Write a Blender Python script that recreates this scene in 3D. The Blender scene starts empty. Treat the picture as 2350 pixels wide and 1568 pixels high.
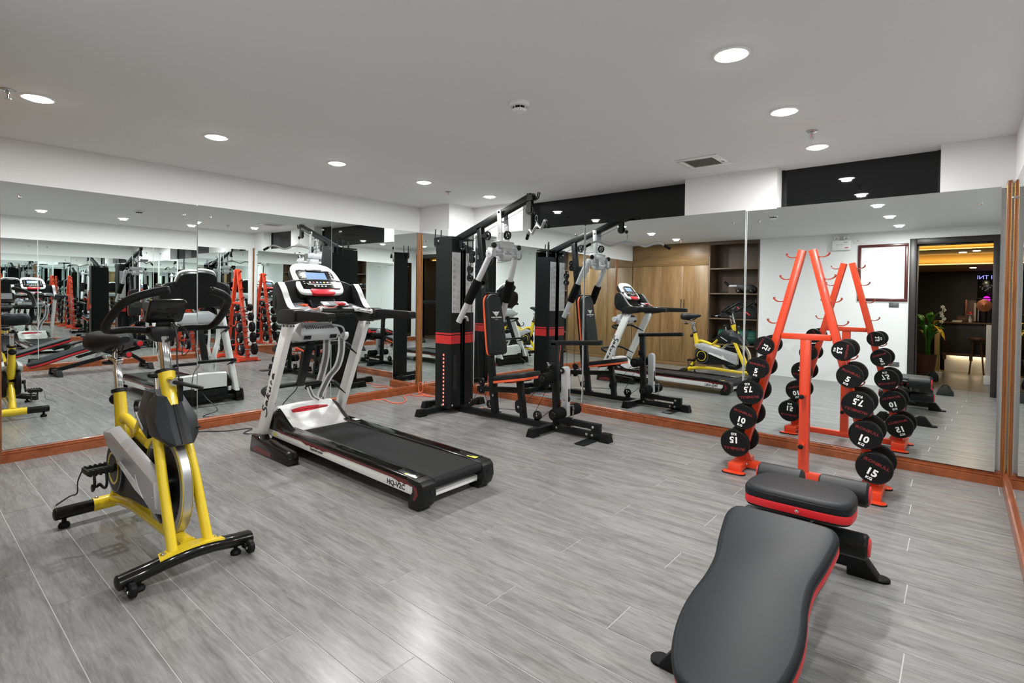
import bpy, bmesh, math, random
from mathutils import Vector, Matrix

random.seed(7)
SC = bpy.context.scene
COL = SC.collection
PI = math.pi
R = math.radians

# ------------------------------------------------------------------ camera
cam_d = bpy.data.cameras.new('camera')
cam = bpy.data.objects.new('camera', cam_d)
COL.objects.link(cam)
cam_d.sensor_width = 36.0
cam_d.lens = 1216.06 / 2350 * 36.0
cam_d.shift_y = -86.14 / 2350
cam_d.clip_start = 0.02
cam_d.clip_end = 60
_r = Vector((0.76428279, 0.64480897, 0.00965433))
_u = Vector((-0.01907439, 0.00763938, 0.99978888))
_f = Vector((-0.64459909, 0.76430559, -0.01813798))
_m = Matrix((_r, _u, -_f)).transposed().to_4x4()
_m.translation = Vector((5.14496, -4.71808, 1.23))
cam.matrix_world = _m
SC.camera = cam

# ------------------------------------------------------------------ world, exposure, render options
wd = bpy.data.worlds.new('world')
SC.world = wd
wd.use_nodes = True
wd.node_tree.nodes['Background'].inputs[0].default_value = (0.02, 0.02, 0.022, 1)
wd.node_tree.nodes['Background'].inputs[1].default_value = 0.3
SC.view_settings.view_transform = 'Standard'
SC.view_settings.look = 'None'
SC.view_settings.exposure = 0.0
SC.view_settings.gamma = 1.0
SC.view_settings.use_curve_mapping = False
SC.cycles.max_bounces = 14
SC.cycles.diffuse_bounces = 5
SC.cycles.glossy_bounces = 10
SC.cycles.transmission_bounces = 4
SC.cycles.sample_clamp_indirect = 4.0
SC.cycles.use_denoising = True
SC.cycles.blur_glossy = 0.4

LAMP_W = 20.0          # each recessed downlight
LAMP_SIZE = 0.075

# ------------------------------------------------------------------ room measures (metres)
HC = 2.294            # ceiling
HMA, HMB = 1.990, 1.964   # mirror tops
HB = 0.097            # baseboard height
XC = 5.40             # right mirror wall
YD = -4.85            # wall behind the camera
COLX, COLY = 0.525, -0.405   # corner column
LIGHT_X = (1.22, 4.36)
LIGHT_Y = [-0.46 - 0.925 * k for k in range(5)]

# ------------------------------------------------------------------ materials
MATS = {}


def nd(nt, typ, **kw):
    n = nt.nodes.new(typ)
    for k, v in kw.items():
        setattr(n, k, v)
    return n


def mat(name, col, rough=0.5, metal=0.0, spec=0.5, coat=0.0, emit=None, estr=0.0, var=0.0, scale=8.0, bump=0.0, bscale=60.0, sheen=0.0):
    m = bpy.data.materials.new(name)
    m.use_nodes = True
    nt = m.node_tree
    b = nt.nodes['Principled BSDF']
    b.inputs['Base Color'].default_value = (*col, 1)
    b.inputs['Roughness'].default_value = rough
    b.inputs['Metallic'].default_value = metal
    b.inputs['Specular IOR Level'].default_value = spec
    b.inputs['Coat Weight'].default_value = coat
    b.inputs['Coat Roughness'].default_value = 0.08
    if emit:
        b.inputs['Emission Color'].default_value = (*emit, 1)
        b.inputs['Emission Strength'].default_value = estr
    tc = nd(nt, 'ShaderNodeTexCoord')
    if var > 0:
        no = nd(nt, 'ShaderNodeTexNoise')
        no.inputs['Scale'].default_value = scale
        no.inputs['Detail'].default_value = 4
        nt.links.new(tc.outputs['Object'], no.inputs['Vector'])
        mx = nd(nt, 'ShaderNodeMix', data_type='RGBA')
        mx.inputs[6].default_value = (*[max(0, c * (1 - var)) for c in col], 1)
        mx.inputs[7].default_value = (*[min(1, c * (1 + var)) for c in col], 1)
        nt.links.new(no.outputs['Fac'], mx.inputs[0])
        nt.links.new(mx.outputs[2], b.inputs['Base Color'])
    if bump > 0:
        n2 = nd(nt, 'ShaderNodeTexNoise')
        n2.inputs['Scale'].default_value = bscale
        n2.inputs['Detail'].default_value = 3
        nt.links.new(tc.outputs['Object'], n2.inputs['Vector'])
        bp = nd(nt, 'ShaderNodeBump')
        bp.inputs['Strength'].default_value = bump
        bp.inputs['Distance'].default_value = 0.002
        nt.links.new(n2.outputs['Fac'], bp.inputs['Height'])
        nt.links.new(bp.outputs['Normal'], b.inputs['Normal'])
    MATS[name] = m
    return m


def wood_mat(name, c0, c1, rough, stretch, scale=3.0, rand=True, coat=0.0, spec=0.5, c2=None):
    """streaky wood: noise stretched along one axis, shifted per object"""
    m = bpy.data.materials.new(name)
    m.use_nodes = True
    nt = m.node_tree
    b = nt.nodes['Principled BSDF']
    b.inputs['Roughness'].default_value = rough
    b.inputs['Coat Weight'].default_value = coat
    b.inputs['Specular IOR Level'].default_value = spec
    tc = nd(nt, 'ShaderNodeTexCoord')
    mp = nd(nt, 'ShaderNodeMapping')
    mp.inputs['Scale'].default_value = stretch
    nt.links.new(tc.outputs['Object'], mp.inputs['Vector'])
    src = mp.outputs['Vector']
    oi = nd(nt, 'ShaderNodeObjectInfo')
    if rand:
        mu = nd(nt, 'ShaderNodeMath', operation='MULTIPLY')
        mu.inputs[1].default_value = 57.0
        nt.links.new(oi.outputs['Random'], mu.inputs[0])
        ad = nd(nt, 'ShaderNodeVectorMath', operation='ADD')
        nt.links.new(src, ad.inputs[0])
        nt.links.new(mu.outputs[0], ad.inputs[1])
        src = ad.outputs[0]
    n1 = nd(nt, 'ShaderNodeTexNoise')
    n1.inputs['Scale'].default_value = scale
    n1.inputs['Detail'].default_value = 6
    n1.inputs['Roughness'].default_value = 0.62
    n1.inputs['Distortion'].default_value = 0.7
    nt.links.new(src, n1.inputs['Vector'])
    n2 = nd(nt, 'ShaderNodeTexNoise')
    n2.inputs['Scale'].default_value = scale * 5.5
    n2.inputs['Detail'].default_value = 3
    nt.links.new(src, n2.inputs['Vector'])
    mx0 = nd(nt, 'ShaderNodeMix', data_type='FLOAT')
    mx0.inputs[0].default_value = 0.35
    nt.links.new(n1.outputs['Fac'], mx0.inputs[2])
    nt.links.new(n2.outputs['Fac'], mx0.inputs[3])
    cr = nd(nt, 'ShaderNodeValToRGB')
    cr.color_ramp.elements[0].position = 0.36
    cr.color_ramp.elements[0].color = (*c0, 1)
    cr.color_ramp.elements[1].position = 0.66
    cr.color_ramp.elements[1].color = (*c1, 1)
    nt.links.new(mx0.outputs[0], cr.inputs['Fac'])
    out = cr.outputs['Color']
    if c2:
        n3 = nd(nt, 'ShaderNodeTexNoise')
        n3.inputs['Scale'].default_value = 0.9
        nt.links.new(src, n3.inputs['Vector'])
        cr2 = nd(nt, 'ShaderNodeValToRGB')
        cr2.color_ramp.elements[0].position = 0.55
        cr2.color_ramp.elements[1].position = 0.78
        nt.links.new(n3.outputs['Fac'], cr2.inputs['Fac'])
        mx = nd(nt, 'ShaderNodeMix', data_type='RGBA', blend_type='MULTIPLY')
        mx.inputs[7].default_value = (*c2, 1)
        nt.links.new(cr2.outputs['Color'], mx.inputs[0])
        nt.links.new(out, mx.inputs[6])
        out = mx.outputs[2]
    nt.links.new(out, b.inputs['Base Color'])
    bp = nd(nt, 'ShaderNodeBump')
    bp.inputs['Strength'].default_value = 0.08
    bp.inputs['Distance'].default_value = 0.001
    nt.links.new(n2.outputs['Fac'], bp.inputs['Height'])
    nt.links.new(bp.outputs['Normal'], b.inputs['Normal'])
    MATS[name] = m
    return m


mat('paint', (0.76, 0.765, 0.77), 0.75, spec=0.25, var=0.02, scale=2, bump=0.05, bscale=90)
mat('ceiling_paint', (0.70, 0.70, 0.70), 0.8, spec=0.2, var=0.015, scale=1.5)
mat('grout', (0.40, 0.40, 0.385), 0.7)
mat('dark_glass', (0.003, 0.0035, 0.004), 0.02, spec=0.5)
mat('mirror', (0.885, 0.93, 0.92), 0.0, metal=1.0)
mat('glass_edge', (0.84, 0.90, 0.88), 0.3, spec=0.6)
mat('chrome', (0.75, 0.75, 0.76), 0.08, metal=1.0)
mat('steel', (0.62, 0.62, 0.63), 0.25, metal=1.0)
mat('brushed', (0.55, 0.555, 0.56), 0.33, metal=0.9)
mat('black_metal', (0.0065, 0.0075, 0.008), 0.36, spec=0.24)
mat('black_gloss', (0.005, 0.005, 0.005), 0.15, spec=0.35, coat=0.1)
mat('black_plastic', (0.009, 0.009, 0.0095), 0.40, spec=0.26)
mat('black_matte', (0.010, 0.010, 0.0105), 0.7, spec=0.3)
mat('foam', (0.004, 0.004, 0.004), 0.85, spec=0.1, bump=0.4, bscale=300)
mat('rubber', (0.0065, 0.0065, 0.007), 0.5, spec=0.16)
mat('charcoal', (0.020, 0.0215, 0.024), 0.42, spec=0.3)
mat('leather', (0.012, 0.0135, 0.016), 0.46, spec=0.22, bump=0.12, bscale=220)
mat('vinyl', (0.010, 0.0112, 0.0122), 0.46, spec=0.25, bump=0.1, bscale=220)
mat('belt', (0.010, 0.0105, 0.011), 0.55, spec=0.18, bump=0.25, bscale=500)
mat('yellow', (0.78, 0.56, 0.02), 0.25, spec=0.5, coat=0.4)
mat('orange', (0.66, 0.052, 0.016), 0.28, spec=0.5, coat=0.25)
mat('hook_metal', (0.40, 0.06, 0.03), 0.22, metal=0.5)
mat('orange_pipe', (0.72, 0.10, 0.03), 0.45)
mat('red_vinyl', (0.55, 0.012, 0.018), 0.4)
mat('red_band', (0.50, 0.018, 0.018), 0.35)
mat('red_plastic', (0.50, 0.02, 0.03), 0.25, coat=0.3)
mat('dark_red', (0.13, 0.006, 0.008), 0.3, coat=0.3)
mat('red_text', (0.22, 0.012, 0.014), 0.5)
mat('white_plastic', (0.78, 0.78, 0.77), 0.25, coat=0.3)
mat('white_metal', (0.70, 0.70, 0.69), 0.32, coat=0.2)
mat('white_print', (0.85, 0.85, 0.85), 0.5)
mat('grey_print', (0.55, 0.56, 0.57), 0.5)
mat('black_print', (0.01, 0.01, 0.01), 0.5)
mat('silver_paint', (0.48, 0.485, 0.50), 0.34, metal=0.35, coat=0.2)
mat('grey_plastic', (0.47, 0.48, 0.50), 0.38)
mat('dark_grey', (0.12, 0.125, 0.13), 0.4)
mat('vent_slat', (0.36, 0.33, 0.27), 0.5)
mat('screen', (0.10, 0.16, 0.26), 0.2, emit=(0.25, 0.40, 0.62), estr=0.28)
mat('gold', (0.55, 0.33, 0.10), 0.3, metal=0.8)
mat('sticker', (0.8, 0.72, 0.08), 0.5)
mat('paper', (0.86, 0.86, 0.86), 0.6)
mat('placard', (0.50, 0.50, 0.51), 0.5)
mat('print_grey', (0.22, 0.22, 0.23), 0.6)
mat('frame_wood', (0.075, 0.014, 0.012), 0.3, coat=0.3)
mat('door_frame', (0.022, 0.017, 0.015), 0.4)
mat('switch', (0.09, 0.095, 0.10), 0.35)
mat('lamp_glow', (1, 1, 1), 0.5, emit=(1.0, 0.99, 0.97), estr=26.0)
mat('lamp_ring', (0.85, 0.85, 0.85), 0.35)
mat('led', (0.5, 0.1, 0.08), 0.4, emit=(1.0, 0.30, 0.22), estr=0.9)
mat('cable_orange', (0.75, 0.13, 0.06), 0.4)
mat('cable_black', (0.01, 0.01, 0.01), 0.45)
mat('strap_white', (0.62, 0.62, 0.62), 0.5)
mat('green_mat', (0.012, 0.085, 0.06), 0.6)
mat('lobby_dark', (0.022, 0.016, 0.013), 0.5, var=0.3, scale=3)
mat('lobby_gold', (0.62, 0.40, 0.13), 0.6)
mat('lobby_ceiling', (0.45, 0.36, 0.26), 0.7)
mat('cove_led', (1, 0.7, 0.2), 0.5, emit=(1.0, 0.62, 0.16), estr=4.0)
mat('warm_led', (1, 0.85, 0.6), 0.5, emit=(1.0, 0.80, 0.52), estr=7.0)
mat('leaf', (0.05, 0.22, 0.02), 0.45, var=0.35, scale=6)
mat('leaf_yellow', (0.62, 0.36, 0.02), 0.5)
mat('petal', (0.62, 0.58, 0.52), 0.6)
mat('terracotta', (0.12, 0.045, 0.025), 0.6)
mat('pale_wood', (0.52, 0.33, 0.14), 0.5, var=0.15, scale=5)
mat('magenta', (0.6, 0.0, 0.5), 0.5, emit=(1.0, 0.02, 0.8), estr=1.2)
mat('blue_sign', (0.2, 0.2, 0.8), 0.5, emit=(0.30, 0.30, 1.0), estr=2.0)
mat('copper', (0.35, 0.13, 0.07), 0.4, metal=0.6)
mat('brown_box', (0.09, 0.035, 0.018), 0.5)
wood_mat('trim_wood', (0.17, 0.038, 0.010), (0.33, 0.088, 0.026), 0.30, (0.6, 0.6, 0.6), 12.0, rand=False, coat=0.25)
wood_mat('post_wood', (0.14, 0.045, 0.012), (0.30, 0.105, 0.03), 0.32, (8, 8, 0.6), 4.0, rand=False, coat=0.3)
wood_mat('oak', (0.15, 0.078, 0.026), (0.31, 0.185, 0.075), 0.42, (5, 5, 0.45), 1.3)
wood_mat('oak_wide', (0.14, 0.072, 0.024), (0.27, 0.16, 0.065), 0.42, (0.45, 5, 5), 1.3)
wood_mat('oak_dark', (0.075, 0.045, 0.026), (0.135, 0.082, 0.048), 0.5, (7, 7, 0.6), 1.8)
wood_mat('plank', (0.138, 0.137, 0.136), (0.262, 0.260, 0.255), 0.27, (1.1, 8.5, 1), 2.3, spec=0.45, c2=(1.0, 0.955, 0.88))
wood_mat('lobby_floor_warmlit', (0.11, 0.085, 0.062), (0.20, 0.16, 0.12), 0.3, (1.1, 7.0, 1), 2.0)  # lobby tile, its brown tint stands in for the warm lighting there
M = MATS


# ------------------------------------------------------------------ mesh helpers
def V(*a):
    return Vector(a)


class MB:
    """collects shapes in world (or a thing's own) coordinates and links them as one mesh object"""

    def __init__(self):
        self.bm = bmesh.new()

    def _bev(self, geom_v, w, seg=2):
        if w <= 0:
            return
        es = set()
        vs = set(geom_v)
        for v in geom_v:
            for e in v.link_edges:
                if e.verts[0] in vs and e.verts[1] in vs:
                    if len(e.link_faces) == 2 and e.calc_face_angle(0) > 0.5:
                        es.add(e)
        bmesh.ops.bevel(self.bm, geom=list(es), offset=w, segments=seg, affect='EDGES', profile=0.5, clamp_overlap=True)

    def box(self, x0, x1, y0, y1, z0, z1, bev=0.0, seg=2):
        r = bmesh.ops.create_cube(self.bm, size=1.0)
        bmesh.ops.scale(self.bm, vec=(abs(x1 - x0), abs(y1 - y0), abs(z1 - z0)), verts=r['verts'])
        bmesh.ops.translate(self.bm, vec=((x0 + x1) / 2, (y0 + y1) / 2, (z0 + z1) / 2), verts=r['verts'])
        self._bev(r['verts'], bev, seg)
        return self

    def obox(self, c, size, rot, bev=0.0, seg=2):
        r = bmesh.ops.create_cube(self.bm, size=1.0)
        bmesh.ops.scale(self.bm, vec=size, verts=r['verts'])
        bmesh.ops.transform(self.bm, matrix=rot.to_4x4(), verts=r['verts'])
        bmesh.ops.translate(self.bm, vec=c, verts=r['verts'])
        self._bev(r['verts'], bev, seg)
        return self

    def beam(self, p0, p1, w, h, bev=0.0, side=None):
        """rectangular bar from p0 to p1: w across 'side', h across the third direction"""
        p0, p1 = Vector(p0), Vector(p1)
        d = (p1 - p0)
        L = d.length
        d.normalize()
        s = Vector(side) if side else Vector((0, 1, 0))
        s = (s - d * s.dot(d)).normalized()
        t = d.cross(s)
        rot = Matrix((d, s, t)).transposed()
        return self.obox((p0 + p1) / 2, (L, w, h), rot, bev)

    def prism(self, pts, plane, lo, hi, bev=0.0, seg=2):
        """polygon in a plane ('xz','yz','xy') extruded along the remaining axis"""
        def mk(a, b, c):
            return {'xz': (a, c, b), 'yz': (c, a, b), 'xy': (a, b, c)}[plane]
        v0 = [self.bm.verts.new(mk(a, b, lo)) for a, b in pts]
        v1 = [self.bm.verts.new(mk(a, b, hi)) for a, b in pts]
        n = len(pts)
        fs = [self.bm.faces.new(v0), self.bm.faces.new(v1[::-1])]
        for i in range(n):
            fs.append(self.bm.faces.new((v0[i], v1[i], v1[(i + 1) % n], v0[(i + 1) % n])))
        bmesh.ops.recalc_face_normals(self.bm, faces=fs)
        self._bev(v0 + v1, bev, seg)
        return self

    def fprism(self, pts2, o, u, v, n, lo, hi, bev=0.0, seg=2):
        """polygon in a free frame: o + a*u + b*v, extruded along n"""
        o, u, v, n = Vector(o), Vector(u), Vector(v), Vector(n)
        v0 = [self.bm.verts.new(o + u * a + v * b + n * lo) for a, b in pts2]
        v1 = [self.bm.verts.new(o + u * a + v * b + n * hi) for a, b in pts2]
        k = len(pts2)
        fs = [self.bm.faces.new(v0), self.bm.faces.new(v1[::-1])]
        for i in range(k):
            fs.append(self.bm.faces.new((v0[i], v1[i], v1[(i + 1) % k], v0[(i + 1) % k])))
        bmesh.ops.recalc_face_normals(self.bm, faces=fs)
        self._bev(v0 + v1, bev, seg)
        return self

    def hull(self, pts, bev=0.0):
        vs = [self.bm.verts.new(p) for p in pts]
        r = bmesh.ops.convex_hull(self.bm, input=vs)
        dead = [g for g in r['geom_interior'] if isinstance(g, bmesh.types.BMVert)]
        if dead:
            bmesh.ops.delete(self.bm, geom=dead, context='VERTS')
        vs = [v for v in vs if v.is_valid]
        fs = set(f for v in vs for f in v.link_faces)
        bmesh.ops.recalc_face_normals(self.bm, faces=list(fs))
        bmesh.ops.dissolve_limit(self.bm, angle_limit=0.02, verts=vs, edges=list(set(e for v in vs for e in v.link_edges)))
        vs = [v for v in vs if v.is_valid]
        self._bev(vs, bev)
        return self

    def sweep(self, pts, sec, closed=False, caps=True, up=None, scl=None):
        pts = [Vector(p) for p in pts]
        n = len(pts)
        k = len(sec)
        rings = []
        prev = None
        for i, p in enumerate(pts):
            if closed:
                t = (pts[(i + 1) % n] - pts[i - 1]).normalized()
            elif i == 0:
                t = (pts[1] - pts[0]).normalized()
            elif i == n - 1:
                t = (pts[-1] - pts[-2]).normalized()
            else:
                t = ((pts[i + 1] - p).normalized() + (p - pts[i - 1]).normalized()).normalized()
            if prev is None:
                a = Vector(up) if up else (Vector((0, 0, 1)) if abs(t.z) < 0.9 else Vector((0, 1, 0)))
                a = (a - t * a.dot(t)).normalized()
            else:
                a = prev - t * prev.dot(t)
                a = a.normalized() if a.length > 1e-6 else prev
            if up and abs(Vector(up).normalized().dot(t)) < 0.98:
                a = (Vector(up) - t * Vector(up).dot(t)).normalized()
            prev = a
            b = t.cross(a)
            s = scl[i] if scl else 1.0
            rings.append([self.bm.verts.new(p + a * (x * s) + b * (y * s)) for x, y in sec])
        fs = []
        m = n if closed else n - 1
        for i in range(m):
            r0, r1 = rings[i], rings[(i + 1) % n]
            for j in range(k):
                fs.append(self.bm.faces.new((r0[j], r0[(j + 1) % k], r1[(j + 1) % k], r1[j])))
        if caps and not closed:
            fs.append(self.bm.faces.new(rings[0][::-1]))
            fs.append(self.bm.faces.new(rings[-1]))
        bmesh.ops.recalc_face_normals(self.bm, faces=fs)
        return self

    def tube(self, pts, r, seg=12, closed=False, scl=None):
        return self.sweep(pts, [(r * math.cos(2 * PI * j / seg), r * math.sin(2 * PI * j / seg)) for j in range(seg)], closed, True, None, scl)

    def ribbon(self, pts, w, t, up):
        """flat strap: width w across 'up', thickness t"""
        return self.sweep(pts, [(w / 2, t / 2), (-w / 2, t / 2), (-w / 2, -t / 2), (w / 2, -t / 2)], up=up)

    def cyl(self, p0, p1, r, seg=20, r2=None):
        p0, p1 = Vector(p0), Vector(p1)
        r2 = r if r2 is None else r2
        return self.lathe([(0, 0), (r, 0), (r2, (p1 - p0).length), (0, (p1 - p0).length)], p0, p1 - p0, seg)

    def lathe(self, prof, o, axis, seg=24):
        o = Vector(o)
        t = Vector(axis).normalized()
        a = Vector((0, 0, 1)) if abs(t.z) < 0.9 else Vector((1, 0, 0))
        a = (a - t * a.dot(t)).normalized()
        b = t.cross(a)
        rings = []
        for rr, h in prof:
            if rr < 1e-6:
                rings.append([self.bm.verts.new(o + t * h)])
            else:
                rings.append([self.bm.verts.new(o + t * h + (a * math.cos(2 * PI * j / seg) + b * math.sin(2 * PI * j / seg)) * rr) for j in range(seg)])
        fs = []
        for r0, r1 in zip(rings, rings[1:]):
            for j in range(seg):
                q = (j + 1) % seg
                if len(r0) == 1 and len(r1) == 1:
                    continue
                if len(r0) == 1:
                    fs.append(self.bm.faces.new((r0[0], r1[j], r1[q])))
                elif len(r1) == 1:
                    fs.append(self.bm.faces.new((r0[j], r0[q], r1[0])))
                else:
                    fs.append(self.bm.faces.new((r0[j], r0[q], r1[q], r1[j])))
        bmesh.ops.recalc_face_normals(self.bm, faces=fs)
        return self

    def ring(self, o, axis, r0, r1, h, seg=32):
        """flat washer from radius r0 to r1, thickness h along axis"""
        return self.lathe([(r0, 0), (r1, 0), (r1, h), (r0, h), (r0, 0)], o, axis, seg)

    def sphere(self, c, r, scale=(1, 1, 1), u=16, v=10):
        q = bmesh.ops.create_uvsphere(self.bm, u_segments=u, v_segments=v, radius=r)
        bmesh.ops.scale(self.bm, vec=scale, verts=q['verts'])
        bmesh.ops.translate(self.bm, vec=c, verts=q['verts'])
        return self

    def build(self, name, m, parent=None, smooth=32, loc=None):
        """parent: the thing (Empty) or a part of it; its root location is taken off the coordinates"""
        me = bpy.data.meshes.new(name)
        off = Vector((0, 0, 0))
        if parent is not None:
            r = parent
            while r.parent is not None:
                r = r.parent
            off = Vector(r.location)
        elif loc is not None:
            off = Vector(loc)
        if off.length > 0:
            bmesh.ops.translate(self.bm, vec=-off, verts=self.bm.verts[:])
        self.bm.to_mesh(me)
        self.bm.free()
        mm = m if isinstance(m, list) else [m]
        for q in mm:
            me.materials.append(M[q])
        if smooth:
            me.polygons.foreach_set('use_smooth', [True] * len(me.polygons))
            me.set_sharp_from_angle(angle=R(smooth))
        o = bpy.data.objects.new(name, me)
        COL.objects.link(o)
        if parent is not None:
            o.parent = parent
        elif loc is not None:
            o.location = loc
        return o


def thing(name, label, cat, loc, rz=0.0, group=None):
    o = bpy.data.objects.new(name, None)
    COL.objects.link(o)
    o.empty_display_size = 0.1
    o.location = loc
    o.rotation_euler = (0, 0, rz)
    o['label'] = label
    o['category'] = cat
    if group:
        o['group'] = group
    return o


def tag(o, label, cat, group=None):
    o['label'] = label
    o['category'] = cat
    if group:
        o['group'] = group
    return o


def struct(o, label=None):
    o['kind'] = 'structure'
    if label:
        o['label'] = label
    return o


def fillet(pts, r, n=5):
    """round the corners of an open polyline"""
    pts = [Vector(p) for p in pts]
    out = [pts[0]]
    for i in range(1, len(pts) - 1):
        a, b, c = pts[i - 1], pts[i], pts[i + 1]
        d0, d1 = (a - b), (c - b)
        q = min(r, d0.length * 0.45, d1.length * 0.45)
        s, e = b + d0.normalized() * q, b + d1.normalized() * q
        for k in range(n + 1):
            t = k / n
            out.append(s * (1 - t) ** 2 + b * 2 * t * (1 - t) + e * t ** 2)
    out.append(pts[-1])
    return out


def spline(pts, n=6, closed=False):
    """Catmull-Rom"""
    P = [Vector(p) for p in pts]
    out = []
    k = len(P)
    rng = range(k) if closed else range(k - 1)
    for i in rng:
        p0 = P[(i - 1) % k] if closed or i > 0 else P[0]
        p1 = P[i]
        p2 = P[(i + 1) % k]
        p3 = P[(i + 2) % k] if closed or i < k - 2 else P[-1]
        for j in range(n):
            t = j / n
            out.append(0.5 * ((2 * p1) + (p2 - p0) * t + (2 * p0 - 5 * p1 + 4 * p2 - p3) * t * t + (3 * p1 - p0 - 3 * p2 + p3) * t ** 3))
    if not closed:
        out.append(P[-1])
    return out


def spline2(pts, n=6, closed=True):
    return [(p.x, p.y) for p in spline([(a, b, 0) for a, b in pts], n, closed)]


def rrect(w, h, r, n=5, cx=0, cy=0):
    out = []
    for sx, sy, a0 in ((1, 1, 0), (-1, 1, 90), (-1, -1, 180), (1, -1, 270)):
        for k in range(n + 1):
            a = R(a0 + 90 * k / n)
            out.append((cx + sx * (w / 2 - r) + r * math.cos(a), cy + sy * (h / 2 - r) + r * math.sin(a)))
    return out


def text(name, body, size, m, parent, o, u, v, n, thick=0.0008, bold=0.0, xs=1.0, align='CENTER'):
    """lettering lying in the frame (u right, v up, n out) with its centre at o"""
    cu = bpy.data.curves.new(name, 'FONT')
    cu.body = body
    cu.size = size
    cu.align_x = align
    cu.align_y = 'CENTER'
    cu.extrude = thick
    cu.offset = bold
    cu.resolution_u = 2
    tmp = bpy.data.objects.new(name + '_tmp', cu)
    COL.objects.link(tmp)
    dg = bpy.context.evaluated_depsgraph_get()
    me = bpy.data.meshes.new_from_object(tmp.evaluated_get(dg))
    bpy.data.objects.remove(tmp)
    bpy.data.curves.remove(cu)
    me.name = name
    off = Vector((0, 0, 0))
    if parent is not None:
        r = parent
        while r.parent is not None:
            r = r.parent
        off = Vector(r.location)
    u, v, n = Vector(u).normalized(), Vector(v).normalized(), Vector(n).normalized()
    o = Vector(o) - off
    for vt in me.vertices:
        c = vt.co
        vt.co = o + u * (c.x * xs) + v * c.y + n * c.z
    me.materials.clear()
    me.materials.append(M[m])
    ob = bpy.data.objects.new(name, me)
    COL.objects.link(ob)
    ob.parent = parent
    return ob


def copy_tree(o, parent=None):
    c = o.copy()
    COL.objects.link(c)
    c.parent = parent
    for ch in list(o.children):
        copy_tree(ch, c)
    return c


def bolt(parent, p, axis, r=0.008, name='bolt', m='chrome'):
    b = MB()
    b.lathe([(r * 1.25, 0), (r * 1.25, 0.0015), (r, 0.0015), (r * 0.8, r * 0.6), (r * 0.4, r * 0.85), (0, r * 0.9)], p, axis, 12)
    return b.build(name, m, parent)

# ================================================================== THE ROOM
# ---- floor: slab of pale grout with separate wood-look planks
fl = MB().box(-0.15, XC + 0.16, -5.30, 0.22, -0.12, -0.0015).build('floor', 'grout')
struct(fl)
PW, PL, GAP = 0.186, 1.31, 0.0042
_full = None
for k in range(-2, 28):
    y1 = -0.217 - PW * k
    y0 = y1 - PW
    base = {0: 3.617, 1: 3.185, 2: 4.062}[k % 3] + 0.008 * k
    n0 = math.floor((-0.15 - base) / PL) - 1
    for n in range(n0, n0 + 8):
        xa, xb = base + n * PL, base + (n + 1) * PL
        xa, xb = max(xa, -0.02), min(xb, XC + 0.02)
        ya, yb = max(y0, -5.28), min(y1, 0.02)
        if xb - xa < 0.03 or yb - ya < 0.02:
            continue
        full = abs(xb - xa - PL) < 1e-6 and abs(yb - ya - PW) < 1e-6
        cx, cy = (xa + xb) / 2, (ya + yb) / 2
        if full and _full is not None:
            o = bpy.data.objects.new('plank', _full)
            COL.objects.link(o)
        else:
            b = MB().box(xa - cx + GAP / 2, xb - cx - GAP / 2, ya - cy + GAP / 2, yb - cy - GAP / 2, -0.006, 0)
            o = b.build('plank', 'plank', None, smooth=0)
            if full:
                _full = o.data
        o.location = (cx, cy, 0)
        o.parent = fl
struct(MB().box(-0.15, XC + 0.16, -5.30, 0.25, HC, HC + 0.1).build('ceiling', 'ceiling_paint', smooth=0))

# ---- walls
struct(MB().box(-0.16, -0.034, -5.30, 0.25, 0, HMA - 0.01).box(-0.16, -0.012, -5.30, 0.25, HMA - 0.01, HC).build('wall_left', 'paint', smooth=0))
struct(MB().box(-0.012, COLX, COLY, 0.04, 0, HC).build('wall_column', 'paint', smooth=0))
W1, W2 = (1.303, 3.211), (3.985, 5.03)
b = MB()
b.box(-0.15, XC + 0.15, 0.036, 0.26, 0, HMB - 0.008)
for xa, xb in ((COLX - 0.01, W1[0]), (W1[1], W2[0]), (W2[1], XC + 0.15)):
    b.box(xa, xb, 0.014, 0.26, HMB - 0.008, HC)
struct(b.build('wall_back', 'paint', smooth=0))
struct(MB().box(XC + 0.01, XC + 0.16, -5.0, 0.26, 0, HC).build('wall_right', 'paint', smooth=0))
DX0, DX1, DZ = 4.500, 5.315, 2.085      # doorway opening
b = MB()
b.box(2.36, DX0, YD - 0.14, YD, 0, HC)
b.box(DX0, DX1, YD - 0.14, YD, DZ, HC)
b.box(DX1, XC + 0.02, YD - 0.14, YD, 0, HC)
struct(b.build('wall_front', 'paint', smooth=0), 'white wall behind the camera with cabinet and doorway')
# doorway casing
t = MB()
t.box(DX0 - 0.082, DX0, YD - 0.15, YD + 0.018, 0, DZ + 0.085, 0.003)
t.box(DX1, DX1 + 0.072, YD - 0.15, YD + 0.018, 0, DZ + 0.085, 0.003)
t.box(DX0, DX1, YD - 0.15, YD + 0.018, DZ, DZ + 0.085, 0.003)
t.box(DX0, DX0 + 0.018, YD - 0.11, YD - 0.03, 0, DZ, 0.002)
t.box(DX0, DX1, YD - 0.11, YD - 0.03, DZ - 0.018, DZ, 0.002)
dr = struct(t.build('door_1', 'door_frame'), 'dark wooden doorway casing beside the right mirror wall')

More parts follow.
